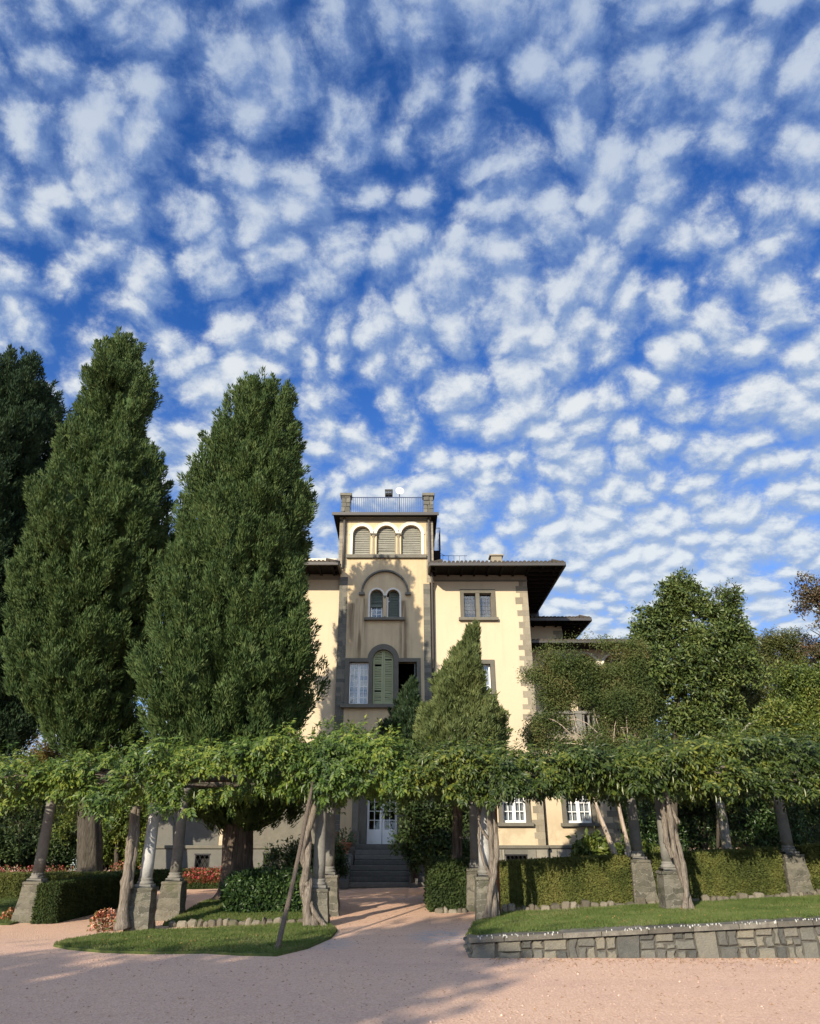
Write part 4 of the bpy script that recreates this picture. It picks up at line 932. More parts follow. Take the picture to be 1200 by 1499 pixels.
# ---- roofs: hipped, tile edged, deep boarded eaves with rafters
def hip_roof(x0, x1, y0, y1, z, pitch, name='roof', fas=.17, inner=None, step=.55, tiles=True):
    """x0..y1 the eave line; z the underside of the eave"""
    mb = MB(); run_ = min(x1 - x0, y1 - y0) / 2; zt = z + fas + run_ * math.tan(pitch)
    a_ = [(x0, y0, z + fas), (x1, y0, z + fas), (x1, y1, z + fas), (x0, y1, z + fas)]
    if x1 - x0 > y1 - y0: r_ = [(x0 + run_, (y0 + y1) / 2, zt), (x1 - run_, (y0 + y1) / 2, zt)]; fs = [(0, 1, 5, 4), (2, 3, 4, 5), (1, 2, 5), (3, 0, 4)]
    else: r_ = [((x0 + x1) / 2, y0 + run_, zt), ((x0 + x1) / 2, y1 - run_, zt)]; fs = [(0, 1, 4), (1, 2, 5, 4), (2, 3, 5), (3, 0, 4, 5)]
    mb.add(a_ + r_, fs)
    if tiles:                                          # half-round tile ends along the eaves
        def row(p, q, outward):
            L = math.dist(p, q); n_ = int(L / .17); d_ = (np.array(q) - p) / L
            for k in range(n_):
                c_ = np.array(p) + d_ * (k + .5) * L / n_; c_[2] += rng.uniform(-.008, .012); o_ = np.array(outward)
                mb.tube([c_ + o_ * (.05 + rng.uniform(0, .03)), c_ - o_ * .5 + [0, 0, .5 * math.tan(pitch)]], [.072, .066], 7)
        row((x0, y0, z + fas + .01), (x1, y0, z + fas + .01), (0, -1, 0)); row((x1, y0, z + fas + .01), (x1, y1, z + fas + .01), (1, 0, 0)); row((x0, y0, z + fas + .01), (x0, y1, z + fas + .01), (-1, 0, 0))
    rf = mb.build(name, M['roof_edge'], villa)
    sf = MB(); sf.box(x0 + .02, x1 - .02, y0 + .02, y1 - .02, z + fas - .06, z + fas - .01); sf.build('soffit', M['eave_wood'], rf)
    g = MB(); g.box(x0 - .02, x1 + .02, y0 - .07, y0 + .019, z + fas - .13, z + fas - .012); g.box(x1 - .019, x1 + .07, y0 + .02, y1, z + fas - .13, z + fas - .012); g.box(x0 - .07, x0 + .019, y0 + .02, y1, z + fas - .13, z + fas - .012)
    g.build('gutter', M['gutter'], rf)
    ra = lambda *a_: MB().cbox(*a_).build('rafter', M['rafter_wood'], rf); ix0, ix1, iy0, iy1 = inner
    xx = x0 + .25
    while xx < x1 - .1:
        ra(xx - .05, xx + .05, y0 + .10, iy0 + .02, z + .045, z + fas - .062, .01); xx += step
    yy = y0 + .5
    while yy < y1 - .3:
        ra(ix1 - .02, x1 - .10, yy - .05, yy + .05, z - .021, z + fas - .063, .01); ra(x0 + .10, ix0 + .02, yy - .05, yy + .05, z - .021, z + fas - .063, .01); yy += step
    return rf
OV = 1.36; zeave = Z(829, YR - OV) - .02
rf = hip_roof(TX1 - .01 , RX1 + OV, YR - OV, 43 + OV, zeave, math.radians(15), inner=(TX1 + .2, RX1, YR, 43))
ch = MB(); ch.cbox(4.05, 4.55, 31.0, 31.5, ZE, 13.30, .02); ch.cbox(3.98, 4.62, 30.93, 31.57, 13.30, 13.37, .01); ch.build('chimney', M['quoin_stone'], rf)
mb = MB(); zr = 13.12
mb.tube([(1.3, 30.5, zr), (2.9, 30.5, zr)], .012, 5); mb.tube([(1.3, 30.5, zr - .5), (2.9, 30.5, zr - .5)], .012, 5); mb.tube([(1.2, 30.5, zr + .35), (1.9, 30.5, zr)], .012, 5)
for k in range(7): mb.tube([(1.3 + k * .25, 30.5, zr - 1.0), (1.3 + k * .25, 30.5, zr)], .009, 5)
mb.build('roof_railing', M['railing_sky_tint'], villa)
rl = hip_roof(LX0 - OV, TX0 - .22, YL - OV, 43 + OV, zeave + .03, math.radians(15), inner=(LX0, TX0 - .4, YL, 43))
MB().cbox(LX0 - OV, TX0 - .24, YL - OV + .05, YL - OV + .5, zeave + .27, zeave + .40, .02).build('roof_verge', M['pale_gutter'], rl)
# frieze band under the eaves
MB().box(TX1 + .2, RX1 - .001, YR - .02, YR + .1, Z(849, YR), Z(838, YR) + .3).build('frieze', M['quoin_stone'], villa)
MB().box(LX0 + .001, TX0 - .24, YL - .02, YL + .1, Z(849, YL), Z(838, YL) + .3).build('frieze', M['quoin_stone'], villa)
MB().cbox(TX1 + .2, RX1 + .03, YR - .05, YR + .1, Z(849, YR) - .07, Z(849, YR) - .002, .01).build('frieze_moulding', M['grey_stone'], villa)
# tower head: slab cornice, piers, railing
CO = .36; cz = Z(757, YT - CO)
sb = MB(); sb.box(TX0 - .2 - CO, TX1 - .0 + CO, YT - CO, 33.3 + CO, cz + .06, cz + .20); sb.build('tower_roof_slab', M['eave_wood'], villa)
MB().box(TX0 - .26 - CO, TX1 + .06 + CO, YT - CO - .07, YT - CO - .002, cz + .08, cz + .21).build('gutter', M['gutter'], villa)
MB().cbox(TX0 - .24, TX1 + .02, YT - .10, YT + .1, ZC - .34, ZC - .17, .02).build('cornice', M['strip_stone'], villa); MB().cbox(TX0 - .28, TX1 + .06, YT - .16, YT + .1, ZC - .17, cz + .058, .02).build('cornice', M['quoin_stone'], villa)
ty = YT - .05
def pier(px0, px1):
    xa, xb = X(px0, 735, ty), X(px1, 735, ty); zt = Z(726, ty); z0_ = cz + .205; mb = MB(); z = z0_
    while z < zt - .02:
        hh = min(rng.uniform(.16, .24), zt - z); s_ = xa + (xb - xa) * rng.uniform(.35, .65)
        mb.cbox(xa, s_ - .003, ty, ty + .42, z + .003, z + hh - .003, .014, .010); mb.cbox(s_ + .003, xb, ty, ty + .42, z + .003, z + hh - .003, .014, .010); z += hh
    mb.cbox(xa - .06, xb + .06, ty - .06, ty + .48, zt, zt + .14, .02, .006); mb.build('roof_pier', M['strip_stone'], villa)
pier(499.5, 512.5); pier(620, 634)
mb = MB(); xa, xb = X(513, 735, ty), X(620, 735, ty); zt = Z(727.5, ty + .1); zb = cz + .26
mb.box(xa, xb, ty + .10, ty + .14, zt - .03, zt); mb.box(xa, xb, ty + .10, ty + .14, zb, zb + .025)
for k in range(38): xx = xa + (xb - xa) * (k + .5) / 38; mb.tube([(xx, ty + .12, zb), (xx, ty + .12, zt - .02)], .011, 5)
mb.build('tower_railing', M['railing_sky_tint'], villa)
# small iron balcony on the tower's right flank
mb = MB(); bx0, bx1, by0, by1 = TX1 + .02, TX1 + .55, 30.0, 31.6; bzf = Z(806, 30.0); bzt = Z(773, 30.0)
mb.box(bx0, bx1, by0, by1, bzf - .45, bzf); bal = mb.build('tower_balcony', M['eave_wood'], villa)
mb = MB()
for p, q in (((bx0, by0), (bx1, by0)), ((bx1, by0), (bx1, by1))):
    mb.tube([(p[0], p[1], bzt), (q[0], q[1], bzt)], .014, 5)
    for k in range(9): f_ = k / 8; xx, yy = p[0] + (q[0] - p[0]) * f_, p[1] + (q[1] - p[1]) * f_; mb.tube([(xx, yy, bzf), (xx, yy, bzt)], .009, 5)
mb.build('railing', M['railing_sky_tint'], bal)
# rain pipes
def pipe(pts): MB().tube(pts, .048, 8).build('rain_pipe', M['pipe'], villa, True)
pipe([(X(503.5, 790, YT), YT - .12, ZC - .05), (X(503.5, 790, YT), YT - .12, ZE - .05)])
pipe([(X(627.5, 790, YT), YT - .12, ZC - .05), (X(627.5, 790, YT), YT - .12, ZE + .2), (TX1 + .09, YT - .14, ZE - .35), (TX1 + .09, YR - .20, ZE - .8), (TX1 + .10, YR - .1, .1)])
pipe([(RX1 + .05, YE - .1, 6.0), (RX1 + .05, YE - .12, .1)])

# ---- right-hand extension: ground floor, balcony, loggia, rear wing
ew = (X(829, 1190, YE), X(866, 1190, YE), Z(1204.5, YE), 4.0)
wall_panel('extension_wall', rect(RX1 + .004, EX1, 1.18, Z(1070, YE)), YE, .35, [rect(*ew)])
o = sash('window', villa, *ew, YE + .14, 2, 6, 2, 'white_paint', 'full', .06, .026); stone_frame(o, *ew, YE, .17, .05)
side_wall('side_wall', EX1 - .35, EX1 - .004, YE + .35, 38, 0, Z(1070, YE)); MB().box(RX1 + .02, EX1 - .36, YE + 2.5, YE + 2.6, .2, 5).build('inner_wall', M['room_dark'], villa)
quoins('quoins', EX1 - .3, EX1 + .015, YE, 1.25, Z(1075, YE), 'quoin_stone', .02, toothed=-1)
zbf = Z(1075, YE - .6); zbt = Z(1041, YE - .5); bxr = X(925, 1060, YE - .5)
bl = MB(); bl.cbox(RX1 + .02, bxr, YE - .65, 31.2, zbf - .22, zbf, .03); blo = bl.build('terrace_balcony', M['quoin_stone'], villa)
mb = MB(); mb.cbox(RX1 + .05, bxr - .02, YE - .60, YE - .34, zbt - .12, zbt, .02); mb.build('handrail', M['column_stone'], blo)
k = 0; xx = RX1 + .2
while xx < bxr - .1:
    H = zbt - .12 - zbf
    if k % 7 == 0: MB().cbox(xx - .13, xx + .13, YE - .58, YE - .36, zbf, zbt - .122, .01).build('baluster_pier', M['column_stone'], blo)
    else: MB().lathe((xx, YE - .47, zbf), [(.07, 0), (.07, H*.08), (.04, H*.14), (.075, H*.36), (.045, H*.62), (.035, H*.8), (.065, H*.92), (.065, H - .002)], 12).build('baluster', M['column_stone'], blo, True)
    xx += .2; k += 1
yl = 31.3; lz0, lz1 = zbf, Z(941, 30.4)
arches = []; xx = X(797, 985, yl)
for k in range(3): arches.append(arch_poly(xx + k * 1.30, xx + k * 1.30 + 1.02, lz0, Z(975, yl)))
LX1 = X(905, 960, yl)
wall_panel('loggia_wall', rect(RX1 + .004, LX1, lz0 - .2, lz1 + .05), yl, .3, arches)
MB().box(RX1 + .02, LX1 - .02, yl + 2.3, yl + 2.4, lz0, lz1).build('inner_wall', M['room_dark'], villa)
MB().box(LX1 - .3, LX1 - .004, yl + .3, 38, lz0 - .2, lz1).build('side_wall', M['stucco'], villa)
tr = MB()
for k in range(3): arch_ring(tr, xx + k * 1.30 + .51, Z(975, yl), .515, .63, yl - .035, yl + .02)
tr.build('arch_trim', M['trim_white'], villa)
lr = MB(); zlr = Z(943, 30.3); lr.box(RX1 + .01, X(922, 940, 30.3), 30.2, 38.5, zlr, zlr + .10); lro = lr.build('loggia_roof', M['eave_wood'], villa)
tl = MB(); n_ = 26; xe = X(922, 940, 30.3)
for k in range(n_): xk = RX1 + .1 + (xe - RX1 - .15) * (k + .5) / n_; tl.tube([(xk, 30.14, zlr + .13), (xk, 38, zlr + 1.2)], [.075, .07], 7)
tl.build('roof_tiles', M['roof_edge'], lro)
MB().box(RX1 + .01, xe + .02, 30.10, 30.198, zlr + .02, zlr + .11).build('gutter', M['gutter'], lro)
YS = 34.0; sxr = X(823, 930, YS)
wall_panel('rear_wing_wall', rect(RX1 - .1, sxr, 3.5, 11.2), YS, .3); MB().box(sxr - .3, sxr - .004, YS + .3, 42, 3.5, 11.2).build('side_wall', M['stucco'], villa)
quoins('quoins', sxr - .3, sxr + .015, YS, 8.5, 10.6, 'quoin_stone', .02, toothed=-1)
zse = Z(910, YS - 1.2); hip_roof(RX1 - .3, X(864, 905, YS - 1.2), YS - 1.2, 42, zse, math.radians(15), inner=(RX1, sxr, YS, 41))
MB().cbox(RX1 + .2, 6.75, 34.6, 35.4, zse, zse + 1.05, .02).build('roof_block', M['dark_box'], villa)
# left-hand extension, mostly behind the cypress
wall_panel('extension_wall', rect(-9.3, LX0 - .004, 1.18, 5.4), YL + .3, .3, (), 'plinth_cement')  # grey instead of cream, the shade on this wall put into its colour
MB().box(-9.3, -9.0, YL + .6, 38, 0, 5.4).build('side_wall', M['stucco'], villa); MB().cbox(-9.5, LX0 - .01, YL + .1, 38, 5.4, 5.55, .02).build('extension_roof', M['quoin_stone'], villa)
MB().box(-5.55, TX0 - .24, YL - .025, YL + .1, 1.245, 2.75).build('shade_panel', M['grey_stone'], villa)  # grey sheet over the wall foot, its grey standing in for shade

# things on the tower roof
fl = empty('floodlight', (X(569, 722, YT), YT + .07, zt)); tag(fl, 'dark square floodlight fixed on the railing of the tower roof', 'floodlight')
xa, xb = X(563.5, 722, YT), X(574.5, 722, YT); z0_, z1_ = Z(726, YT) + .02, Z(716.5, YT)
mb = MB(); mb.hexa([(xa, YT + .02, z0_ + .06), (xb, YT + .02, z0_ + .06), (xb, YT + .16, z0_), (xa, YT + .16, z0_), (xa - .01, YT - .10, z1_ - .04), (xb + .01, YT - .10, z1_ - .04), (xb + .01, YT + .10, z1_), (xa - .01, YT + .10, z1_)]); mb.build('housing', M['dark_box'], fl)
mb = MB(); mb.cbox(xa + .02, xb - .02, YT - .055, YT - .04, z0_ + .1, z1_ - .08, .004); mb.build('lamp_glass', M['glass'], fl)
MB().tube([((xa + xb) / 2, YT + .07, zt - .05), ((xa + xb) / 2, YT + .09, z0_ + .06)], .02, 8).build('bracket', M['iron'], fl)
dish = empty('satellite_dish', (-.15, 29.4, cz + .2)); tag(dish, 'small round white satellite dish above the railing on the tower roof', 'satellite dish')
dc = PT(585, 719.5, 29.4); mb = MB(); th = np.linspace(0, 2 * np.pi, 22, endpoint=False); ax = unit(np.array([.15, -1, .25])); u_ = unit(np.cross(ax, [0, 0, 1.])); w_ = np.cross(u_, ax)
rings = []
for side_ in (0, 1):
    for rr in (.0, .08, .13, .17, .19): rings.append(dc + ax * (1.6 * rr * rr - side_ * .012) + np.outer(np.cos(th) * max(rr, .001), u_) + np.outer(np.sin(th) * max(rr, .001), w_))
vs = np.concatenate(rings); fs = []
for r_ in list(range(0, 4)) + list(range(5, 9)):
    for q in range(22): k = (q + 1) % 22; fs.append((r_*22+q, r_*22+k, (r_+1)*22+k, (r_+1)*22+q))
for q in range(22): k = (q + 1) % 22; fs.append((4*22+q, 4*22+k, 9*22+k, 9*22+q))
mb.add(vs, fs); mb.build('reflector', M['dish_white'], dish, True)
MB().tube([dc - ax * .02, dc - ax * .12, (dc[0], dc[1] + .12, cz + .2)], .02, 8).build('mast', M['pipe'], dish); 
MB().tube([dc - w_ * .18, dc + ax * .2 - w_ * .02], .008, 6).tube([dc + ax * .2 - w_ * .02, dc + ax * .14 - w_ * .0], .022, 8).build('feed_arm', M['pipe'], dish)
#PLANTS
# ------------------------------------------------------------------ trees and plants
def cypress(label, Y, outline, trunk, mat, ntuft, seed, blade=(.17, .05), lump=.5, group=None, name='cypress', cat='tree', depth=1.0, per=46, base=None, tl=.58, split=.35, bark='cypress_bark', shrink=.30):
    """outline = [(py, left px, right px)] of the crown from the top down; trunk = [(px, py, radius)] from the ground up"""
    o = np.array(outline, float); zz = np.array([Z(y, Y) for y in o[:, 0]]); xl = np.array([X(a, y, Y) for y, a in o[:, [0, 1]]]); xr = np.array([X(a, y, Y) for y, a in o[:, [0, 2]]])
    order = np.argsort(zz); zz, xl, xr = zz[order], xl[order], xr[order]
    mid_, hw_ = (xl + xr) / 2, (xr - xl) / 2; hw_ = np.maximum(hw_ * .97 - shrink * np.clip(hw_ / 2.2, .15, 1), .06); xl, xr = mid_ - hw_, mid_ + hw_; zz = zz - (zz == zz.max()) * .0
    zz = zz[0] + (zz - zz[0]) * (1 - shrink * 2.0 / (zz[-1] - zz[0]))
    cxz = lambda z: (np.interp(z, zz, xl) + np.interp(z, zz, xr)) / 2; rz = lambda z: (np.interp(z, zz, xr) - np.interp(z, zz, xl)) / 2
    tp = [PT(a, b, Y) for a, b, _ in trunk]; b0 = tp[0].copy()
    root = empty(name, b0); tag(root, label, cat, group)
    zs = np.linspace(zz[0], zz[-1], 300); pr = np.maximum(rz(zs), .1) + .25; pr /= pr.sum()
    n = ntuft; z = rng.choice(zs, n, p=pr) + rng.uniform(-.05, .05, n); th = rng.uniform(0, 2 * np.pi, n)
    def lumps(z, th):
        R = np.maximum(rz(z), .05); q = np.c_[np.cos(th) * R, np.sin(th) * R, z]
        a = fbm(q * [.85, .85, .5], seed, 2); b = fbm(q * [2.0, 2.0, 1.1], seed + 5, 2); c = np.abs(vnoise(q * [.95, .95, .42], seed + 9) - .5); c2 = np.abs(vnoise(q * [1.9, 1.9, .8], seed + 13) - .5)
        return lump * (a - .5) * 2.2 + 2.3 * min(lump, .55) * (b - .5) - split * lump * np.exp(-(c / .06) ** 2) - .8 * split * min(lump, .55) * np.exp(-(c2 / .08) ** 2)
    R = np.maximum(rz(z), .05); dl = lumps(z, th) * np.minimum(1, R / 1.2 + .25); inset = np.abs(rng.normal(0, .13, n))
    rr = np.maximum(R + dl - inset, .03)
    cen = np.c_[cxz(z) + rr * np.cos(th), Y + depth * rr * np.sin(th), z]
    outw = np.c_[np.cos(th), np.sin(th), np.zeros(n)]
    ax = unit(np.array([0, 0, 1.]) + outw * rng.uniform(.15, .60, (n, 1)) + rng.normal(0, .16, (n, 3)))
    top = z > zz[-1] - 1.2; ax[top] = unit(ax[top] + [0, 0, .8])
    tlen = rng.uniform(.6, 1.35, n) * tl; trad = rng.uniform(.20, .32, n) * tl
    m = n * per; ti = np.repeat(np.arange(n), per); s_ = rng.random(m) ** .8
    lat = rdir(m); lat = unit(lat - ax[ti] * (lat * ax[ti]).sum(1, keepdims=True)); taper = np.sin(np.pi * np.clip(s_ * .8 + .18, 0, 1))
    p = cen[ti] + ax[ti] * (s_ * tlen[ti])[:, None] + lat * (trad[ti] * taper * rng.random(m) ** .5)[:, None]
    d = unit(ax[ti] + lat * .55 + rng.normal(0, .22, (m, 3)))
    nr = unit(lat + rng.normal(0, .35, (m, 3)))
    mb = MB(); mb.leaves(p, d, nr, rng.uniform(.7, 1.3, m) * blade[0], blade[1], .15)
    # inner mass of the crown
    nz, nt_ = 60, 40; Zg = np.linspace(zz[0] + .1, zz[-1] - .25, nz); Tg = np.linspace(0, 2 * np.pi, nt_, endpoint=False); ZZ, TT = np.meshgrid(Zg, Tg, indexing='ij'); zf, tf = ZZ.ravel(), TT.ravel()
    Ri = np.maximum(rz(zf) + lumps(zf, tf) * np.minimum(1, rz(zf) / 1.2 + .25) - .50, .02) * .93
    V = np.c_[cxz(zf) + Ri * np.cos(tf), Y + depth * Ri * np.sin(tf), zf]; i_, j_ = np.meshgrid(np.arange(nz - 1), np.arange(nt_), indexing='ij'); a_ = (i_ * nt_ + j_).ravel(); b_ = (i_ * nt_ + (j_ + 1) % nt_).ravel()
    mb.addnp(V, np.stack([a_, b_, b_ + nt_, a_ + nt_], 1))
    mb.build('crown', M[mat], root)
    tm = MB(); pts = np.array(tp); tt = np.linspace(0, 1, 16); ct = np.linspace(0, 1, len(pts)); rad = np.interp(tt, ct, [r_ for _, _, r_ in trunk]); P_ = np.stack([np.interp(tt, ct, pts[:, q]) for q in range(3)], 1)
    tm.tube(P_, rad, 24, 0, .05, 7); tm.build('trunk', M[bark], root, True)
    return root
CYP = 'tall garden cypresses left of the villa'
cypress('broad rounded cypress nearest the villa, its shadow on the tower wall', 20.6,
        [(556, 384, 398), (562, 362, 412), (575, 348, 420), (600, 330, 432), (650, 300, 446), (700, 288, 453), (750, 264, 454), (800, 247, 456), (850, 240, 464), (900, 230, 468), (950, 224, 472), (990, 216, 476), (1020, 214, 466), (1060, 214, 448), (1100, 222, 440), (1140, 230, 444), (1170, 232, 446), (1200, 252, 440), (1214, 290, 428), (1222, 330, 370)],
        [(346, 1316, .62), (346, 1300, .46), (347, 1270, .38), (348, 1220, .36), (352, 1100, .30), (370, 800, .18), (388, 600, .05)], 'cypress', 3900, 11, (.15, .040), .50, CYP, split=.9, per=78)
cypress('tallest pointed cypress, standing between a darker one and the broad rounded one', 25.0,
        [(492, 168, 190), (505, 156, 198), (525, 150, 204), (560, 126, 212), (600, 116, 222), (625, 112, 228), (645, 88, 232), (680, 76, 240), (720, 60, 248), (760, 42, 253), (800, 30, 252), (850, 22, 243), (900, 12, 236), (950, 12, 226), (1000, 24, 218), (1050, 42, 210), (1090, 58, 204), (1120, 84, 190), (1135, 110, 160)],
        [(131, 1296, .42), (131, 1270, .36), (131, 1180, .33), (132, 1000, .26), (150, 700, .14), (178, 520, .04)], 'cypress', 3900, 23, (.17, .046), .80, CYP, split=.9, per=78, bark='dark_bark')  # darker bark stands in for the shade on this trunk
cypress('dark ragged cypress cut off at the edge, behind the tallest one', 29.5,
        [(530, 42, 56), (545, 0, 66), (565, -30, 80), (600, -55, 94), (650, -80, 90), (700, -90, 80), (800, -100, 62), (900, -105, 50), (1000, -110, 46), (1070, -100, 38), (1110, -70, 20)],
        [(-30, 1278, .4), (-30, 1200, .34), (-20, 900, .22), (40, 560, .05)], 'cypress_dark', 3000, 37, (.20, .06), .9, CYP, split=.9, per=64, tl=.8)
cypress('young grey green conifer in front of the right wing of the villa', 19.0,
        [(912, 688, 694), (930, 677, 704), (955, 661, 708), (980, 650, 712), (1010, 638, 712), (1030, 632, 720), (1055, 622, 728), (1080, 612, 732), (1110, 606, 734), (1140, 608, 730), (1160, 625, 712)],
        [(668, 1290, .13), (670, 1180, .11), (678, 1050, .08), (690, 930, .02)], 'juniper', 2300, 51, (.13, .035), .30, None, 'conifer', split=.6, per=56, tl=.34, shrink=.20)
cypress('small very dark yew in front of the open tower window', 24.6,
        [(1000, 600, 606), (1015, 590, 614), (1040, 580, 624), (1065, 572, 632), (1095, 570, 640), (1130, 574, 640), (1160, 585, 630)],
        [(607, 1285, .10), (606, 1180, .09), (604, 1020, .03)], 'yew', 1000, 61, (.15, .045), .45, None, 'yew', 'tree', split=.6, tl=.34, shrink=.12)

def limbs(mb, base, tips, r0, mi=0):
    for tip in tips:
        base, tip = np.array(base), np.array(tip); tt = np.linspace(0, 1, 7)[:, None]; side = rng.normal(0, .10, 3) * np.linalg.norm(tip - base)
        p = base + (tip - base) * tt + side * np.sin(tt * np.pi) + np.array([0, 0, .12]) * np.sin(tt * np.pi) * np.linalg.norm(tip - base)
        mb.tube(p, np.linspace(r0, .012, 7), 7, mi, .05)
def tree(label, Y, blobs, trunks, mat, n, size, seed, bark='dark_bark', group=None, name='tree', cat='tree', gap=.42, droop=-.15, twigs=0, dscale=.8, aspect=.42, cl=9, clr=.22, shell=.35, limb=.75, sub=6, subr=.46):
    """blobs = [(px, py, rx px, ry px)] in the crown, trunks = [[(px, py, radius m), ...]] from the ground up"""
    t0 = trunks[0][0]; root = empty(name, PT(t0[0], t0[1], Y)); tag(root, label, cat, group)
    C_ = np.array([PT(b[0], b[1], Y + (b[4] if len(b) > 4 else 0)) for b in blobs]); Rr = np.array([(b[2] * MPX(b[1], Y), min(b[2], b[3]) * MPX(b[1], Y) * dscale, b[3] * MPX(b[1], Y)) for b in blobs])
    main_ = C_
    if sub:
        dd_ = rdir(len(C_) * sub); bi = np.repeat(np.arange(len(C_)), sub)
        C_ = np.concatenate([C_, C_[bi] + dd_ * Rr[bi] * rng.uniform(.55, 1.0, (len(bi), 1))]); Rr = np.concatenate([Rr * .62, Rr[bi] * rng.uniform(.7, 1.25, (len(bi), 1)) * subr])
    wv_ = Rr.prod(1) ** (2 / 3); k = rng.choice(len(C_), n // cl, p=wv_ / wv_.sum())
    dv = rdir(len(k)); r_ = (rng.random(len(k)) * (1 - shell) + shell) ** .5; r_ = r_ * (.62 + .8 * (fbm(dv * 2.4 + k[:, None] * 3.7, seed, 2)))
    p = C_[k] + dv * Rr[k] * r_[:, None]
    keep = fbm(p * [1.0, 1.0, 1.35], seed + 3, 2) > rng.normal(gap, .04, len(p)); p, dv = p[keep], dv[keep]
    # sprays of leaves round twig ends
    m = len(p) * cl; i_ = np.repeat(np.arange(len(p)), cl); sp = unit(dv + np.array([0, 0, .25]) + rng.normal(0, .5, dv.shape))
    q = p[i_] + rdir(m) * (clr * rng.random((m, 1)) ** .5)
    d = unit(sp[i_] * .6 + rdir(m) * .9 + np.array([0, 0, droop])); nr = unit(np.array([-.25, -.35, .8]) + rng.normal(0, .5, (m, 3)))
    L = rng.uniform(.7, 1.3, m) * size
    mb = MB(); mb.leaves(q, d, nr, L, L * aspect, .12); 
    mb.build('crown', M[mat], root)
    for tr_ in trunks:
        P_ = np.array([PT(a, b, Y) for a, b, _ in tr_]); ct = np.linspace(0, 1, len(P_)); tt = np.linspace(0, 1, 14); PP = np.stack([np.interp(tt, ct, P_[:, q_]) for q_ in range(3)], 1)
        for _ in range(2): PP[1:-1] = (PP[:-2] + 2 * PP[1:-1] + PP[2:]) / 4
        tm = MB(); tm.tube(PP, np.interp(tt, ct, [c_ for _, _, c_ in tr_]), 11, 0, .05, 5)
        near = np.argsort(np.linalg.norm(main_ - PP[-1], axis=1))[:7]; limbs(tm, PP[-2], main_[near], tr_[-1][2] * limb)
        if twigs:
            b_ = near[rng.integers(0, len(near), twigs)]; 
            for q_ in b_: limbs(tm, C_[q_], [C_[q_] + rdir(1)[0] * Rr[q_] * 1.5], .018)
        tm.build('trunk', M[bark], root, True)
    return root
BG = 'trees growing in the background of the garden'
tree('tall glossy evergreen magnolia rising above the pergola right of the villa', 23.5,
     [(985, 882, 30, 28), (1003, 858, 20, 16), (962, 900, 26, 18), (938, 910, 13, 20), (1030, 885, 22, 24), (1068, 880, 14, 20), (975, 935, 50, 32), (1030, 935, 48, 40), (950, 985, 44, 40), (1010, 1000, 60, 44), (1060, 990, 40, 40), (975, 1050, 62, 40), (1040, 1060, 56, 44), (1000, 1110, 70, 36), (942, 945, 30, 28), (1072, 930, 34, 30), (1052, 905, 22, 20), (935, 1000, 34, 36), (1085, 975, 34, 34)],
     [[(985, 1275, .16), (985, 1180, .13), (990, 1050, .10), (995, 960, .06)]], 'magnolia', 68000, .145, 101, gap=.30, cl=8, clr=.22, name='magnolia')
tree('feathery olive brown crape myrtle with pale slanting stems before the balcony', 22.8,
     [(842, 968, 46, 30), (880, 948, 36, 14), (835, 1000, 50, 26), (912, 955, 26, 20), (925, 990, 30, 34), (868, 990, 44, 22), (815, 990, 40, 16), (878, 968, 44, 26), (905, 985, 38, 30), (860, 1010, 56, 24), (800, 1030, 26, 16), (915, 1030, 36, 36), (820, 1062, 20, 12), (880, 1092, 40, 18), (812, 1088, 30, 14), (780, 985, 22, 8), (930, 1070, 40, 34), (780, 1075, 18, 14), (790, 1050, 20, 22), (900, 1050, 34, 22)],
     [[(908, 1272, .085), (893, 1232, .075), (878, 1195, .06), (866, 1160, .05), (862, 1090, .035)], [(925, 1272, .075), (918, 1232, .065), (905, 1180, .05), (898, 1120, .035)], [(932, 1272, .05), (926, 1190, .045), (922, 1120, .03)]],
     'myrtle', 120000, .072, 113, 'pale_bark', gap=.31, twigs=7, limb=.4, aspect=.4, cl=12, clr=.26, name='crape_myrtle')
tree('bushy olive brown tree rising between the magnolia and the frame edge', 29.0,
     [(1105, 955, 42, 34), (1075, 980, 34, 30), (1140, 950, 36, 30), (1110, 1000, 56, 34), (1160, 985, 36, 40), (1080, 1030, 46, 36), (1150, 1040, 50, 40), (1110, 1080, 80, 40), (1060, 960, 26, 30), (1190, 970, 40, 50), (1060, 1010, 40, 40)],
     [[(1110, 1265, .16), (1110, 1100, .12), (1112, 1000, .06)]], 'olive_tree', 120000, .09, 127, gap=.20, group=BG, twigs=10)
tree('thin bare topped sapling rising out of the magnolia', 25.0,
     [(1060, 870, 14, 22), (1075, 860, 12, 16), (1048, 868, 10, 14), (1080, 878, 10, 10)], [[(1050, 1270, .05), (1054, 1000, .04), (1058, 900, .02)]], 'myrtle', 700, .08, 131, gap=.40, twigs=26, group=BG)
tree('bright green tree with a crooked mossy trunk behind the clipped hedge', 20.8,
     [(1170, 1000, 36, 34), (1195, 1030, 44, 40), (1130, 1060, 44, 32), (1175, 1080, 60, 36), (1085, 1090, 44, 30), (1230, 1010, 50, 60), (1060, 1120, 40, 24), (1130, 1118, 60, 26), (1075, 1150, 32, 14), (1010, 1160, 30, 16), (1230, 1090, 50, 50)],
     [[(1074, 1275, .19), (1068, 1258, .145), (1062, 1235, .125), (1060, 1205, .115), (1053, 1180, .105), (1050, 1150, .10), (1066, 1090, .07)]], 'lime_leaf', 76000, .10, 137, 'mossy_bark', gap=.27, twigs=12)
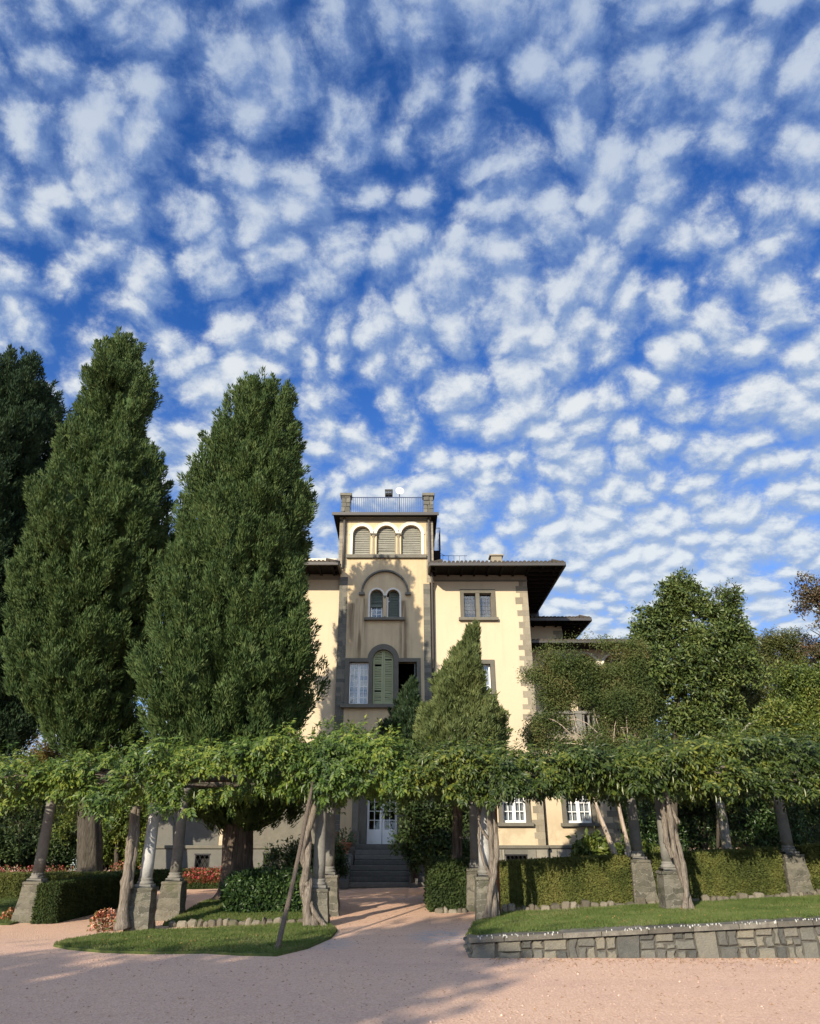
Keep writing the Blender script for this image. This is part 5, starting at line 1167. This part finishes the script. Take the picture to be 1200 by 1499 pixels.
tree('rust brown leaved copper tree at the very edge of the frame, highest there', 27.0,
     [(1186, 868, 24, 24), (1208, 880, 36, 44), (1172, 886, 14, 12), (1200, 930, 18, 16), (1186, 945, 20, 16), (1235, 900, 50, 70), (1250, 980, 60, 60)],
     [[(1250, 1265, .2), (1240, 1000, .14), (1215, 900, .06)]], 'rust_leaf', 16000, .13, 139, gap=.36, group=BG, twigs=14)
tree('dark bay tree filling the shade behind the hedge and the magnolia stem', 27.0,
     [(960, 1205, 46, 50), (1020, 1200, 50, 60), (1090, 1190, 60, 60), (1160, 1185, 60, 70), (1240, 1180, 70, 80), (1000, 1150, 70, 40), (1120, 1140, 90, 40), (930, 1240, 20, 26)],
     [[(1030, 1280, .15), (1030, 1180, .12)], [(1150, 1280, .14), (1155, 1180, .11)]], 'laurel', 40000, .13, 149, gap=.2, group=BG)
tree('tall dark evergreen wall of trees far behind the right garden', 38.0,
     [(960, 1150, 60, 90), (1060, 1140, 80, 100), (1180, 1130, 100, 110), (1300, 1120, 120, 130), (1010, 1220, 90, 60), (1140, 1220, 110, 60), (1270, 1220, 110, 70)],
     [[(1100, 1262, .25), (1100, 1150, .2)]], 'shade_leaf', 26000, .20, 151, gap=.22, group=BG)
# left-hand background
tree('light yellowing tree seen in the gap between the two left cypresses', 36.0,
     [(62, 1092, 34, 24), (85, 1070, 26, 20), (50, 1115, 40, 24), (100, 1100, 40, 26), (72, 1130, 50, 26)], [[(80, 1250, .14), (78, 1150, .1), (75, 1095, .05)]], 'autumn_leaf', 9000, .13, 163, gap=.40, group=BG, twigs=14)
tree('open dark tree glimpsed between the tallest and the broad cypress', 34.0,
     [(250, 860, 30, 40), (240, 920, 34, 50), (250, 780, 22, 30), (225, 1000, 40, 60), (40, 1065, 14, 24)], [[(235, 1262, .16), (238, 1000, .12), (245, 850, .05)]], 'shade_leaf', 9000, .15, 167, gap=.40, group=BG, twigs=14)
for lab, Y, bl, mt, n, sd, tr_ in (
    ('dark leafy shrubbery behind the leftmost column', 33.0, [(10, 1200, 50, 50), (60, 1215, 40, 40), (90, 1190, 40, 40), (-50, 1190, 60, 70), (40, 1160, 60, 30)], 'shade_leaf', 14000, 173, [(30, 1268, .12), (30, 1200, .08)]),
    ('bush with light green leaf tips between the tree trunk and the split vine trunk', 31.0, [(165, 1205, 30, 40), (150, 1235, 26, 24), (190, 1190, 30, 40), (215, 1225, 40, 30), (120, 1185, 30, 40)], 'lime_leaf', 11000, 179, [(170, 1272, .10), (172, 1210, .07)]),
    ('deep green bush in the shade behind the second back column', 34.0, [(235, 1190, 40, 50), (270, 1215, 30, 40), (200, 1150, 60, 30), (280, 1160, 40, 40)], 'laurel', 11000, 181, [(245, 1265, .12), (245, 1200, .08)])):
    tree(lab, Y, bl, [tr_], mt, n, .15, sd, gap=.34, group='shrubbery at the back of the left garden', name='shrub', cat='shrub')
tree('tall dark tree mass closing the view behind the left cypresses', 46.0,
     [(-60, 1120, 90, 100), (60, 1190, 80, 60), (180, 1150, 90, 90), (300, 1170, 60, 80), (-40, 1200, 90, 70), (130, 1230, 120, 40), (270, 1225, 80, 40)], [[(120, 1258, .3), (120, 1180, .22)]], 'shade_leaf', 24000, .26, 191, gap=.20, group=BG)

# far wood closing the horizon
mb = MB(); n = 60000; th = rng.uniform(-1.25, 1.25, n); rad = 72 + rng.normal(0, 2.5, n); bx_, by_ = rad * np.sin(th), rad * np.cos(th)
hh = 3.5 + 5.5 * fbm(np.c_[bx_ * .12, by_ * .12, 0 * bx_], 71, 3); zz_ = hh * rng.random(n) ** .6
mb.leaves(np.c_[bx_, by_, zz_], rdir(n), rdir(n), rng.uniform(.5, 1.0, n), .55, .1)
tg = np.linspace(-1.3, 1.3, 90); bx_, by_ = 73 * np.sin(tg), 73 * np.cos(tg); hh = 3.0 + 4.5 * fbm(np.c_[bx_ * .12, by_ * .12, 0 * bx_], 71, 3)
for q in range(89): mb.hexa([(bx_[q], by_[q], -.3), (bx_[q + 1], by_[q + 1], -.3), (bx_[q + 1] * 1.05, by_[q + 1] * 1.05, -.3), (bx_[q] * 1.05, by_[q] * 1.05, -.3), (bx_[q], by_[q], hh[q]), (bx_[q + 1], by_[q + 1], hh[q + 1]), (bx_[q + 1] * 1.05, by_[q + 1] * 1.05, hh[q + 1]), (bx_[q] * 1.05, by_[q] * 1.05, hh[q])])
tag(mb.build('far_wood', M['shade_leaf'], None, False, (0, 0, 0)), 'dark far off wood closing the horizon behind the garden', None, None, 'stuff')
for k, (px_, py_, Y, w_) in enumerate(((-40, 1245, 30, 60), (60, 1250, 31.5, 60), (150, 1252, 33, 46), (225, 1250, 35, 50))):
    tree(('low dark hedge like bush at the left frame edge', 'low rounded bush behind the shaded begonias', 'low bush between the tree trunk and the first vine trunk', 'low bush behind the coral flower row')[k], Y, [(px_, py_, w_, 24), (px_ - 30, py_ + 4, w_ * .7, 20), (px_ + 30, py_ - 6, w_ * .7, 26)], [[(px_, 1275, .05), (px_, 1250, .04)]], 'shade_leaf', 9000, .14, 400 + k, gap=.16, group='shrubbery at the back of the left garden', name='shrub', cat='shrub')

# shrubs near the house
tree('large mottled camellia bush in the shade right of the villa steps', 23.2,
     [(640, 1180, 44, 36), (600, 1170, 34, 30), (668, 1215, 40, 36), (620, 1225, 40, 34), (650, 1250, 50, 24), (690, 1180, 26, 30), (680, 1250, 26, 20), (598, 1200, 22, 40), (592, 1168, 20, 22), (606, 1245, 18, 20)],
     [[(640, 1292, .08), (638, 1200, .06)], [(604, 1292, .07), (602, 1200, .05)]], 'shade_leaf', 15000, .12, 197, gap=.34, name='camellia', cat='shrub', aspect=.5)
tree('broad leaved green hydrangea below the right ground floor window', 26.4,
     [(875, 1248, 26, 22), (858, 1258, 18, 16), (896, 1256, 20, 18), (872, 1232, 14, 12)], [[(876, 1280, .04), (876, 1250, .03)]], 'lime_leaf', 4200, .20, 199, gap=.28, name='hydrangea', cat='shrub', aspect=.55, droop=-.4)
tree('low shrub with reddening leaves behind the hedge and the slender stems', 24.8,
     [(950, 1252, 18, 14), (968, 1258, 14, 10), (935, 1250, 12, 14)], [[(952, 1278, .03), (952, 1255, .02)]], 'lime_leaf', 2200, .13, 211, gap=.30, name='shrub', cat='shrub')
tree('dark bush against the left plinth of the villa', 25.6,
     [(418, 1262, 26, 20), (440, 1250, 20, 22), (400, 1278, 26, 14), (460, 1262, 20, 20)], [[(425, 1300, .04), (425, 1265, .03)]], 'shade_leaf', 5200, .12, 223, gap=.28, name='shrub', cat='shrub')
tree('thin leafy bush beside the terracotta pot left of the steps', 26.6,
     [(490, 1250, 12, 20), (497, 1268, 12, 18)], [[(492, 1290, .03), (492, 1255, .02)]], 'shade_leaf', 1800, .10, 227, gap=.26, name='shrub', cat='shrub')

# ---- hedges
def hedge(label, corners, h0, h1, mat, leaf=.05, dens=5200, group='clipped garden hedges', zb=None, rough=.035, seed=0):
    """corners = four ground points (front left, front right, back right, back left); h = top height at front left / right"""
    c_ = [np.array(q, float) for q in corners]; zb_ = [float(gz(q[0], q[1])) + (zb or 0) for q in corners]; zt = [zb_[0] + h0, zb_[1] + h1, zb_[2] + h1, zb_[3] + h0] if h0 < 3 else None
    B = [np.array([*c_[k], zb_[k] - .05]) for k in range(4)]; Tt = [np.array([*c_[k], zt[k]]) for k in range(4)]
    mb = MB(); cen = sum(B) / 4; ins = .05
    def shr(p, top): q = p + (np.array([cen[0], cen[1], p[2]]) - p) * (ins / max(.2, np.linalg.norm(p[:2] - cen[:2]))) ; q[2] -= ins * top; return q
    mb.hexa([shr(p, 0) for p in B] + [shr(p, 1) for p in Tt])
    for f in ((0, 1), (1, 2), (2, 3), (3, 0), 'top'):
        if f == 'top': A, Bv, Cv, Dv = Tt; on = np.array([0, 0, 1.])
        else:
            A, Bv, Cv, Dv = B[f[0]], B[f[1]], Tt[f[1]], Tt[f[0]]; on = unit(np.cross(Bv - A, Dv - A))
        area = np.linalg.norm(np.cross(Bv - A, Dv - A)); n = int(area * dens * (1 if f in ((0, 1), 'top', (1, 2)) else .6))
        u, v_ = rng.random(n)[:, None], rng.random(n)[:, None]
        p = A * (1 - u) * (1 - v_) + Bv * u * (1 - v_) + Cv * u * v_ + Dv * (1 - u) * v_
        p = p + on * (rough * 2.2 * (fbm(p * 2.3, seed + 1, 3) - .5) + rng.normal(0, rough * .5, n))[:, None] 
        rim = (rng.random(n) < .0)
        d = unit(on * .55 + rdir(n) + [0, 0, .25]); mb.leaves(p, d, unit(on + rdir(n) * .8), rng.uniform(.7, 1.3, n) * leaf, leaf * .55, .15)
    return tag(mb.build('hedge', M[mat], None), label, 'hedge', group)
hy = 18.05
hedge('long clipped green hedge right of the white column, before the lit villa windows', [(2.02, hy - .05), (5.08, hy), (5.08, hy + .85), (2.02, hy + .85)], .90, .93, 'box_hedge', seed=1)
hedge('clipped hedge behind the thick leaning vine trunk, between two back columns', [(5.68, hy), (8.55, hy + .02), (8.55, hy + .85), (5.68, hy + .85)], .93, .93, 'box_hedge', seed=2)
hedge('clipped hedge at the right frame edge beyond the last visible column', [(9.20, hy), (12.0, hy + .03), (12.0, hy + .85), (9.20, hy + .85)], .93, .93, 'box_hedge', seed=3)
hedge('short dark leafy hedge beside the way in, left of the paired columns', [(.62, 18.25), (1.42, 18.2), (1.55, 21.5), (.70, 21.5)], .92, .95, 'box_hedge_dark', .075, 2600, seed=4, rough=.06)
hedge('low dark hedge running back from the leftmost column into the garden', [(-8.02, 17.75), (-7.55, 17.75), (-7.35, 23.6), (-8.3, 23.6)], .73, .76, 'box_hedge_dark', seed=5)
hedge('sunlit hedge across the left garden behind the leftmost column', [(-13.5, 24.0), (-9.2, 24.3), (-9.2, 25.1), (-13.5, 24.9)], .62, .66, 'box_hedge', seed=6)
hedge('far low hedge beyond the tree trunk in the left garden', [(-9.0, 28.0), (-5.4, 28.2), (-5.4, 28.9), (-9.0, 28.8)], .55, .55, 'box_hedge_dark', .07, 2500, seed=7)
hedge('loose glossy laurel hedge left of the twisted vine trunk', [(-3.98, 18.2), (-2.05, 18.15), (-2.05, 19.3), (-3.98, 19.3)], .66, .72, 'laurel', .10, 2000, zb=.1, rough=.10, seed=8)

# ---- flowers and pots
def flower_plant(label, c_, r, h, petal, leafm, n=90, name='begonia', cat='flowers', group=None, nf=40):
    z0_ = float(c_[2]) if len(c_) > 2 else float(gz(c_[0], c_[1])); root = empty(name, (c_[0], c_[1], z0_)); tag(root, label, cat, group)
    dv = rdir(n); dv[:, 2] = np.abs(dv[:, 2]); p = np.array([c_[0], c_[1], z0_]) + dv * [r, r, h] * (rng.random((n, 1)) ** .4)
    mb = MB(); mb.leaves(p, unit(dv + rdir(n) * .8), unit(np.array([-.2, -.4, .8]) + rdir(n) * .6), rng.uniform(.05, .10, n), .055, .15)
    for q in range(9): e = rng.integers(0, n); mb.tube([(c_[0], c_[1], z0_ - .02), p[e] * .6 + np.array([c_[0], c_[1], z0_]) * .4, p[e]], .006, 4)
    mb.build('leaves', M[leafm], root)
    fv = rdir(nf); fv[:, 2] = np.abs(fv[:, 2]) * .8 + .25; fv = unit(fv); q = np.array([c_[0], c_[1], z0_]) + fv * [r, r, h] * rng.uniform(.85, 1.1, (nf, 1)); k = 5; i_ = np.repeat(np.arange(nf), k)
    mb = MB(); mb.leaves(q[i_], unit(rdir(nf * k) + fv[i_] * .5), unit(fv[i_] + rdir(nf * k) * .4), rng.uniform(.03, .05, nf * k), .04, .1); mb.build('blossoms', M[petal], root)
    return root
flower_plant('coral blossomed begonia at the foot of the split vine trunk', (*ground_px(152, 1352), float(gz(-6, 16.4))), .28, .36, 'petal_coral', 'begonia_leaf', 190, nf=46)
flower_plant('small coral begonia at the left frame edge on the grass', (-8.75, 18.3), .2, .28, 'petal_coral', 'begonia_leaf', 70, nf=22)
for k in range(9):
    px_ = 278 + k * 7.2; Y = 26.2 + .12 * (k % 3)
    flower_plant('red begonia in the flower bed between the second back column and the cypress trunk', (X(px_, 1285, Y), Y, .18), .25, .42, 'petal_red', 'begonia_leaf', 110, group='red begonias in the bed', nf=26)
for k in range(7):
    px_ = 172 + k * 13 + (k > 1) * 18; Y = 30.5
    flower_plant('coral bedding begonia in the far row behind the pale second column', (X(px_, 1262, Y), Y, .32), .30, .34, 'petal_coral', 'begonia_leaf', 70, group='coral begonias in the far bed', nf=20)
for k in range(8):
    px_ = -6 + k * 15.5; Y = 27.5
    flower_plant('dark red begonia behind the left hedge in the shade', (X(px_, 1266, Y), Y, .28), .28, .34, 'petal_red', 'begonia_leaf', 70, group='shaded red begonias behind the left hedge', nf=9)
flower_plant('pale silvery leaved plant left of the shaded tree trunk', (X(112, 1268, 29), 29.0, .25), .22, .62, 'pale_leaf', 'pale_leaf', 80, 'silver_plant', 'plant', nf=10)
def pot(label, c_, s=1.0):
    root = empty('plant_pot', c_); tag(root, label, 'plant pot')
    mb = MB(); mb.lathe(c_, [(.15*s, 0), (.16*s, .03*s), (.10*s, .07*s), (.10*s, .10*s), (.20*s, .22*s), (.24*s, .33*s), (.27*s, .34*s), (.27*s, .40*s), (.23*s, .40*s), (.21*s, .34*s)], 22); mb.build('bowl', M['terracotta'], root)
    return root
pl_, pr_ = (xm - 1.28, YT - .72, .95), (xm + 1.22, YT - .72, .72)
pot('terracotta footed pot on the pedestal left of the villa steps', pl_, 1.0); pot('terracotta pot on the cheek wall right of the villa steps', pr_, .8)
flower_plant('variegated geranium growing in the pot left of the steps', (pl_[0], pl_[1], pl_[2] + .36), .42, .50, 'petal_red', 'geranium_leaf', 240, 'geranium', 'plant', nf=8)
flower_plant('small red geranium growing in the pot right of the steps', (pr_[0], pr_[1], pr_[2] + .3), .28, .36, 'petal_red', 'geranium_leaf', 130, 'geranium', 'plant', nf=10)

# ---- fallen leaves on the gravel
n = 1500; p = np.c_[rng.uniform(-7, 9, n), rng.uniform(7.2, 12.0, n)]; near = rng.random(n) < .45
p[near] = np.c_[rng.uniform(1.2, 8.5, near.sum()), 12.05 - np.abs(rng.normal(0, .35, near.sum()))]
m2 = 350; p = np.concatenate([p, np.c_[rng.uniform(-2.2, 1.4, m2), rng.uniform(12, 22, m2)]]); n = len(p)
mb = MB(); mb.leaves(np.c_[p, gz(p[:, 0], p[:, 1]) + .008], unit(np.c_[rng.normal(0, 1, (n, 2)), rng.normal(0, .12, n)]), unit(np.array([0, 0, 1.]) + rdir(n) * .35), rng.uniform(.018, .05, n), .018, .2)
m2 = 420; x_ = rng.uniform(-5, 8.5, m2); y_ = np.where(x_ < -1, rng.uniform(11.5, 14.5, m2), rng.uniform(12.5, 16, m2)); ok = np.where(x_ < -1, in_poly(x_, y_, LAWN_FRONT), in_poly(x_, y_, LAWN_RIGHT)); x_, y_ = x_[ok], y_[ok]; k = len(x_)
zz_ = np.where(x_ < -1, zfr(x_, y_), zlawn(x_, y_)) + .035
mb.leaves(np.c_[x_, y_, zz_], unit(rng.normal(0, 1, (k, 3)) * [1, 1, .3]), unit(np.array([0, 0, 1.]) + rdir(k) * .4), rng.uniform(.02, .045, k), .02, .2)
tag(mb.build('fallen_leaves', M['litter'], None, False, (0, 0, 0)), 'small brown leaves scattered over gravel and grass', None, None, 'stuff')

# ---- loose stones on the gravel
n = 3800; p = np.c_[rng.uniform(-7.5, 9.5, n), 7.0 + 6.0 * rng.random(n) ** 1.3]; p[:, 1] = np.where(p[:, 0] > .95, np.minimum(p[:, 1], 11.95), p[:, 1]); p = p[~in_poly(p[:, 0], p[:, 1], LAWN_FRONT)]; n = len(p)
r_ = rng.uniform(.004, .011, n) * (1 + .8 * (rng.random(n) < .06)); oc = np.array([(1,0,0),(0,1,0),(-1,0,0),(0,-1,0),(0,0,.7),(0,0,-.5)]) 
V = (p[:, None, :] + 0)[:, [0] * 6]; V = np.concatenate([V, np.broadcast_to(gz(p[:, 0], p[:, 1])[:, None, None] + .004, (n, 6, 1))], 2) + (oc + rng.uniform(-.25, .25, (n, 6, 3))) * r_[:, None, None]
b = np.arange(n)[:, None] * 6; mb = MB(); mb.addnp(V.reshape(-1, 3), np.concatenate([b + [q, (q + 1) % 4, 4] for q in range(4)] + [b + [(q + 1) % 4, q, 5] for q in range(4)]))
tag(mb.build('loose_stones', M['pebble'], None, True, (0, 0, 0)), 'loose pinkish gravel stones lying on the forecourt', None, None, 'stuff')

# ---- trees behind the photographer: their shade lies over the forecourt
def shade_tree(label, x, y, h, r, zc0, n, seed):
    root = empty('tree', (x, y, 0)); tag(root, label, 'tree', 'trees whose shade falls on the forecourt')
    k = n // 8; dv = rdir(k); rr = (rng.random(k) * .75 + .25) ** .45 * (.75 + .5 * fbm(dv * 2.0, seed, 2))
    c_ = np.array([x, y, (zc0 + h) / 2]); p = c_ + dv * rr[:, None] * [r, r, (h - zc0) / 2]
    p = p[fbm(p * .55, seed + 2, 3) > .36]; k = len(p); i_ = np.repeat(np.arange(k), 8); m = k * 8
    mb = MB(); mb.leaves(p[i_] + rng.normal(0, .35, (m, 3)), rdir(m), rdir(m), rng.uniform(.35, .6, m), .26, .1); mb.build('crown', M['shade_leaf'], root)
    tm = MB(); tm.tube([(x, y, -.1), (x + .1, y, zc0), (x, y, h * .8)], [.34, .26, .06], 10, 0, .05); limbs(tm, (x, y, zc0), [c_ + rdir(1)[0] * r * .6 for _ in range(6)], .12); tm.build('trunk', M['dark_bark'], root, True)
SH = [(-12.3, -10.5, 12.1, 1.15, 2.0), (-10.6, -10.5, 11.1, 1.3, 2.0)] + [(x_, -10.5 - .4 * (k_ % 2), 10.15 + .3 * (k_ % 3 == 1), 1.75, 1.4) for k_, x_ in enumerate((-20.4, -18.3, -16.2, -14.2, -12.4))]
for q, s_ in enumerate(SH): shade_tree('leafy tree standing behind the viewpoint by the forecourt', *s_, 6000, 300 + q)
